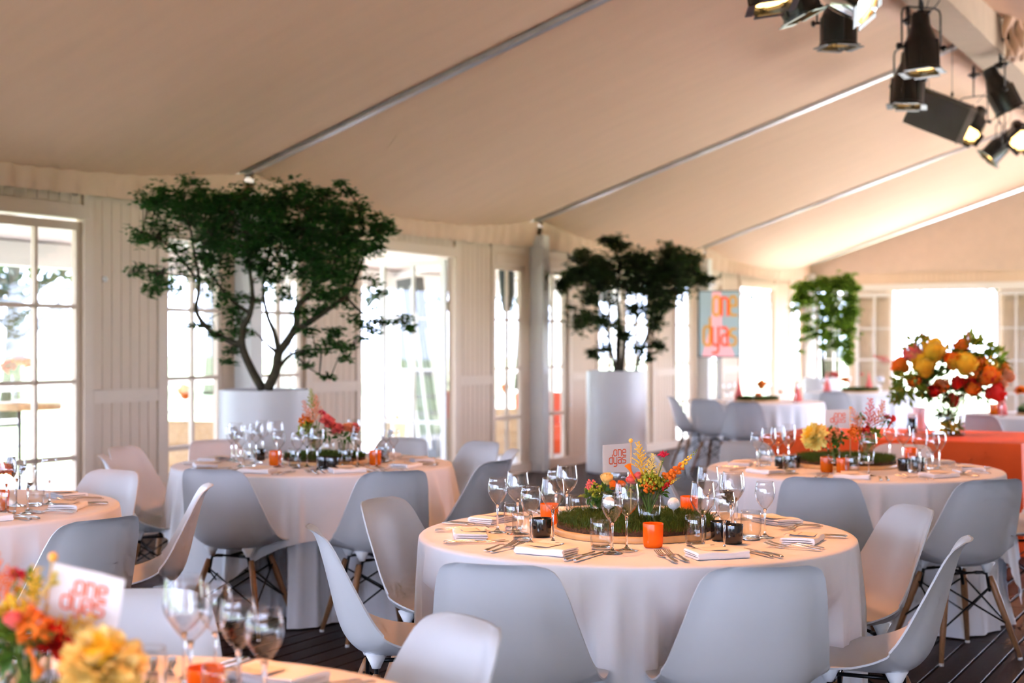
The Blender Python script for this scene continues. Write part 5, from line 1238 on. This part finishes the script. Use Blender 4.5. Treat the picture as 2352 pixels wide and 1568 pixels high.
# crates, planter boxes and seats on the terrace
def crate(px, py, z, w, h, label):
    p = PZ(px, py, z); r_ = O('wooden_crate', None, None, (p.x, p.y, -.02), (0, 0, .3), label, 'crate', 'terrace crates')
    for i in range(4):
        for s_ in (-1, 1):
            blk('slat', (-w / 2, s_ * .2 - .01, i * h / 4 + .01), (w / 2, s_ * .2 + .01, (i + 1) * h / 4 - .01), 'crate_wood', r_)
    for x in (-w / 2, w / 2):
        for s_ in (-1, 1): blk('corner_post', (x - .02, s_ * .2 - .025, 0), (x + .02, s_ * .2 + .025, h + .02), 'crate_wood', r_)
    blk('bottom', (-w / 2, -.2, .03), (w / 2, .2, .05), 'crate_wood', r_)
    flower((p.x, p.y, .05), (p.x, p.y, h + .18), (0, 0, 1), 'rose', 'orange', 'orange bloom in the ' + label, 1.2)
crate(425, 1010, 12.6, .9, .75, 'wooden crate beyond the window behind the rear left table')
crate(985, 1010, 17.0, .9, .55, 'wooden crate on the terrace right of the leaning board')
crate(1160, 1010, 18.5, .8, .6, 'wooden crate beyond the window left of the middle post')
b = MB(); b.box((-.35, -.3, .0), (.35, .3, .36)); b.box((-.35, .2, .36), (.35, .34, .78)); seatm = b.mesh('lounge_seat', 'orange_cloth', False)
for px, z, lb in ((1266, 19.0, 'orange lounge seat outside, beyond the window right of the middle post'), (1012, 19.6, 'orange lounge seat outside the open doors')):
    p = PZ(px, 1000, z); O('lounge_seat', seatm, None, (p.x, p.y, -.02), (0, 0, 1.2), label=lb, cat='seat', group='orange lounge seats')
p = PZ(45, 905, 11.8); thing('terrace_vase', VT, (p.x, p.y, .93), 0, 'clear vase outside the left garden door', 'vase', scale=(1.6, 1.6, 2.0))
thing('standing_table', [('table_top', t_top), ('pedestal', t_leg)], (p.x, p.y, -.02), 0, 'round standing table outside the left garden door', 'table', scale=(.45, .45, 1.275))
for i, (dx, k) in enumerate(((0, 'orange'), (.08, 'orange'), (-.09, 'red'))): flower((p.x, p.y, .96), PZ(45, 835 + i * 8, 11.8) + lateral(dx, 0), (dx * 3, 0, 1), 'peony', k, ['orange', 'second orange', 'red'][i] + ' bloom in the vase outside the left garden door', 1.1)
# park trees
b = MB(); f_ = MB(); rn = random.Random(5)
b.tube([(0, 0, 0), (.1, .05, 2.0), (0, .1, 4.2)], [.28, .2, .12], 8)
for k in range(12):
    a = rn.uniform(0, 6.3); L = rn.uniform(1.6, 3.4); q = Vector((math.cos(a) * L, math.sin(a) * L, rn.uniform(3.0, 6.5))); b.tube([(0, .05, rn.uniform(1.8, 3.5)), q * .5 + Vector((0, 0, 1.2)), q], [.09, .05, .02], 6)
    for m_ in range(230):
        c = q + Vector((rn.gauss(0, .7), rn.gauss(0, .7), rn.gauss(0, .55))); d = Vector((rn.gauss(0, 1), rn.gauss(0, 1), rn.gauss(0, .6))); f_.leaf(c, d, (0, 0, 1), .34, .2, .2)
trm = b.mesh('park_trunk', 'bark'); flm = f_.mesh('park_foliage', 'park_foliage', False)
for i, (x, y, s_, lb) in enumerate(((-14, 19, .8, 'park tree seen through the left garden door'), (-22, 34, 1.2, 'park tree seen through the narrow window behind the maple'), (-22, 45, 1.2, 'park tree beyond the open garden doors, left one'), (-24, 52, 1.3, 'park tree beyond the open garden doors, right one'), (-16, 43, 1.1, 'park tree seen through the windows by the middle post'), (-9, 56, 1.3, 'park tree behind the portrait display'), (-30, 30, 1.4, 'far park tree beyond the left windows'), (-2, 66, 1.2, 'park tree beyond the end doors'))):
    t_ = O('park_tree', None, None, (x, y, -.16), (0, 0, i * 1.3), lb, 'tree', 'park trees', scale=(s_, s_, s_)); O('trunk', trm, t_); O('foliage', flm, t_, kind='stuff')
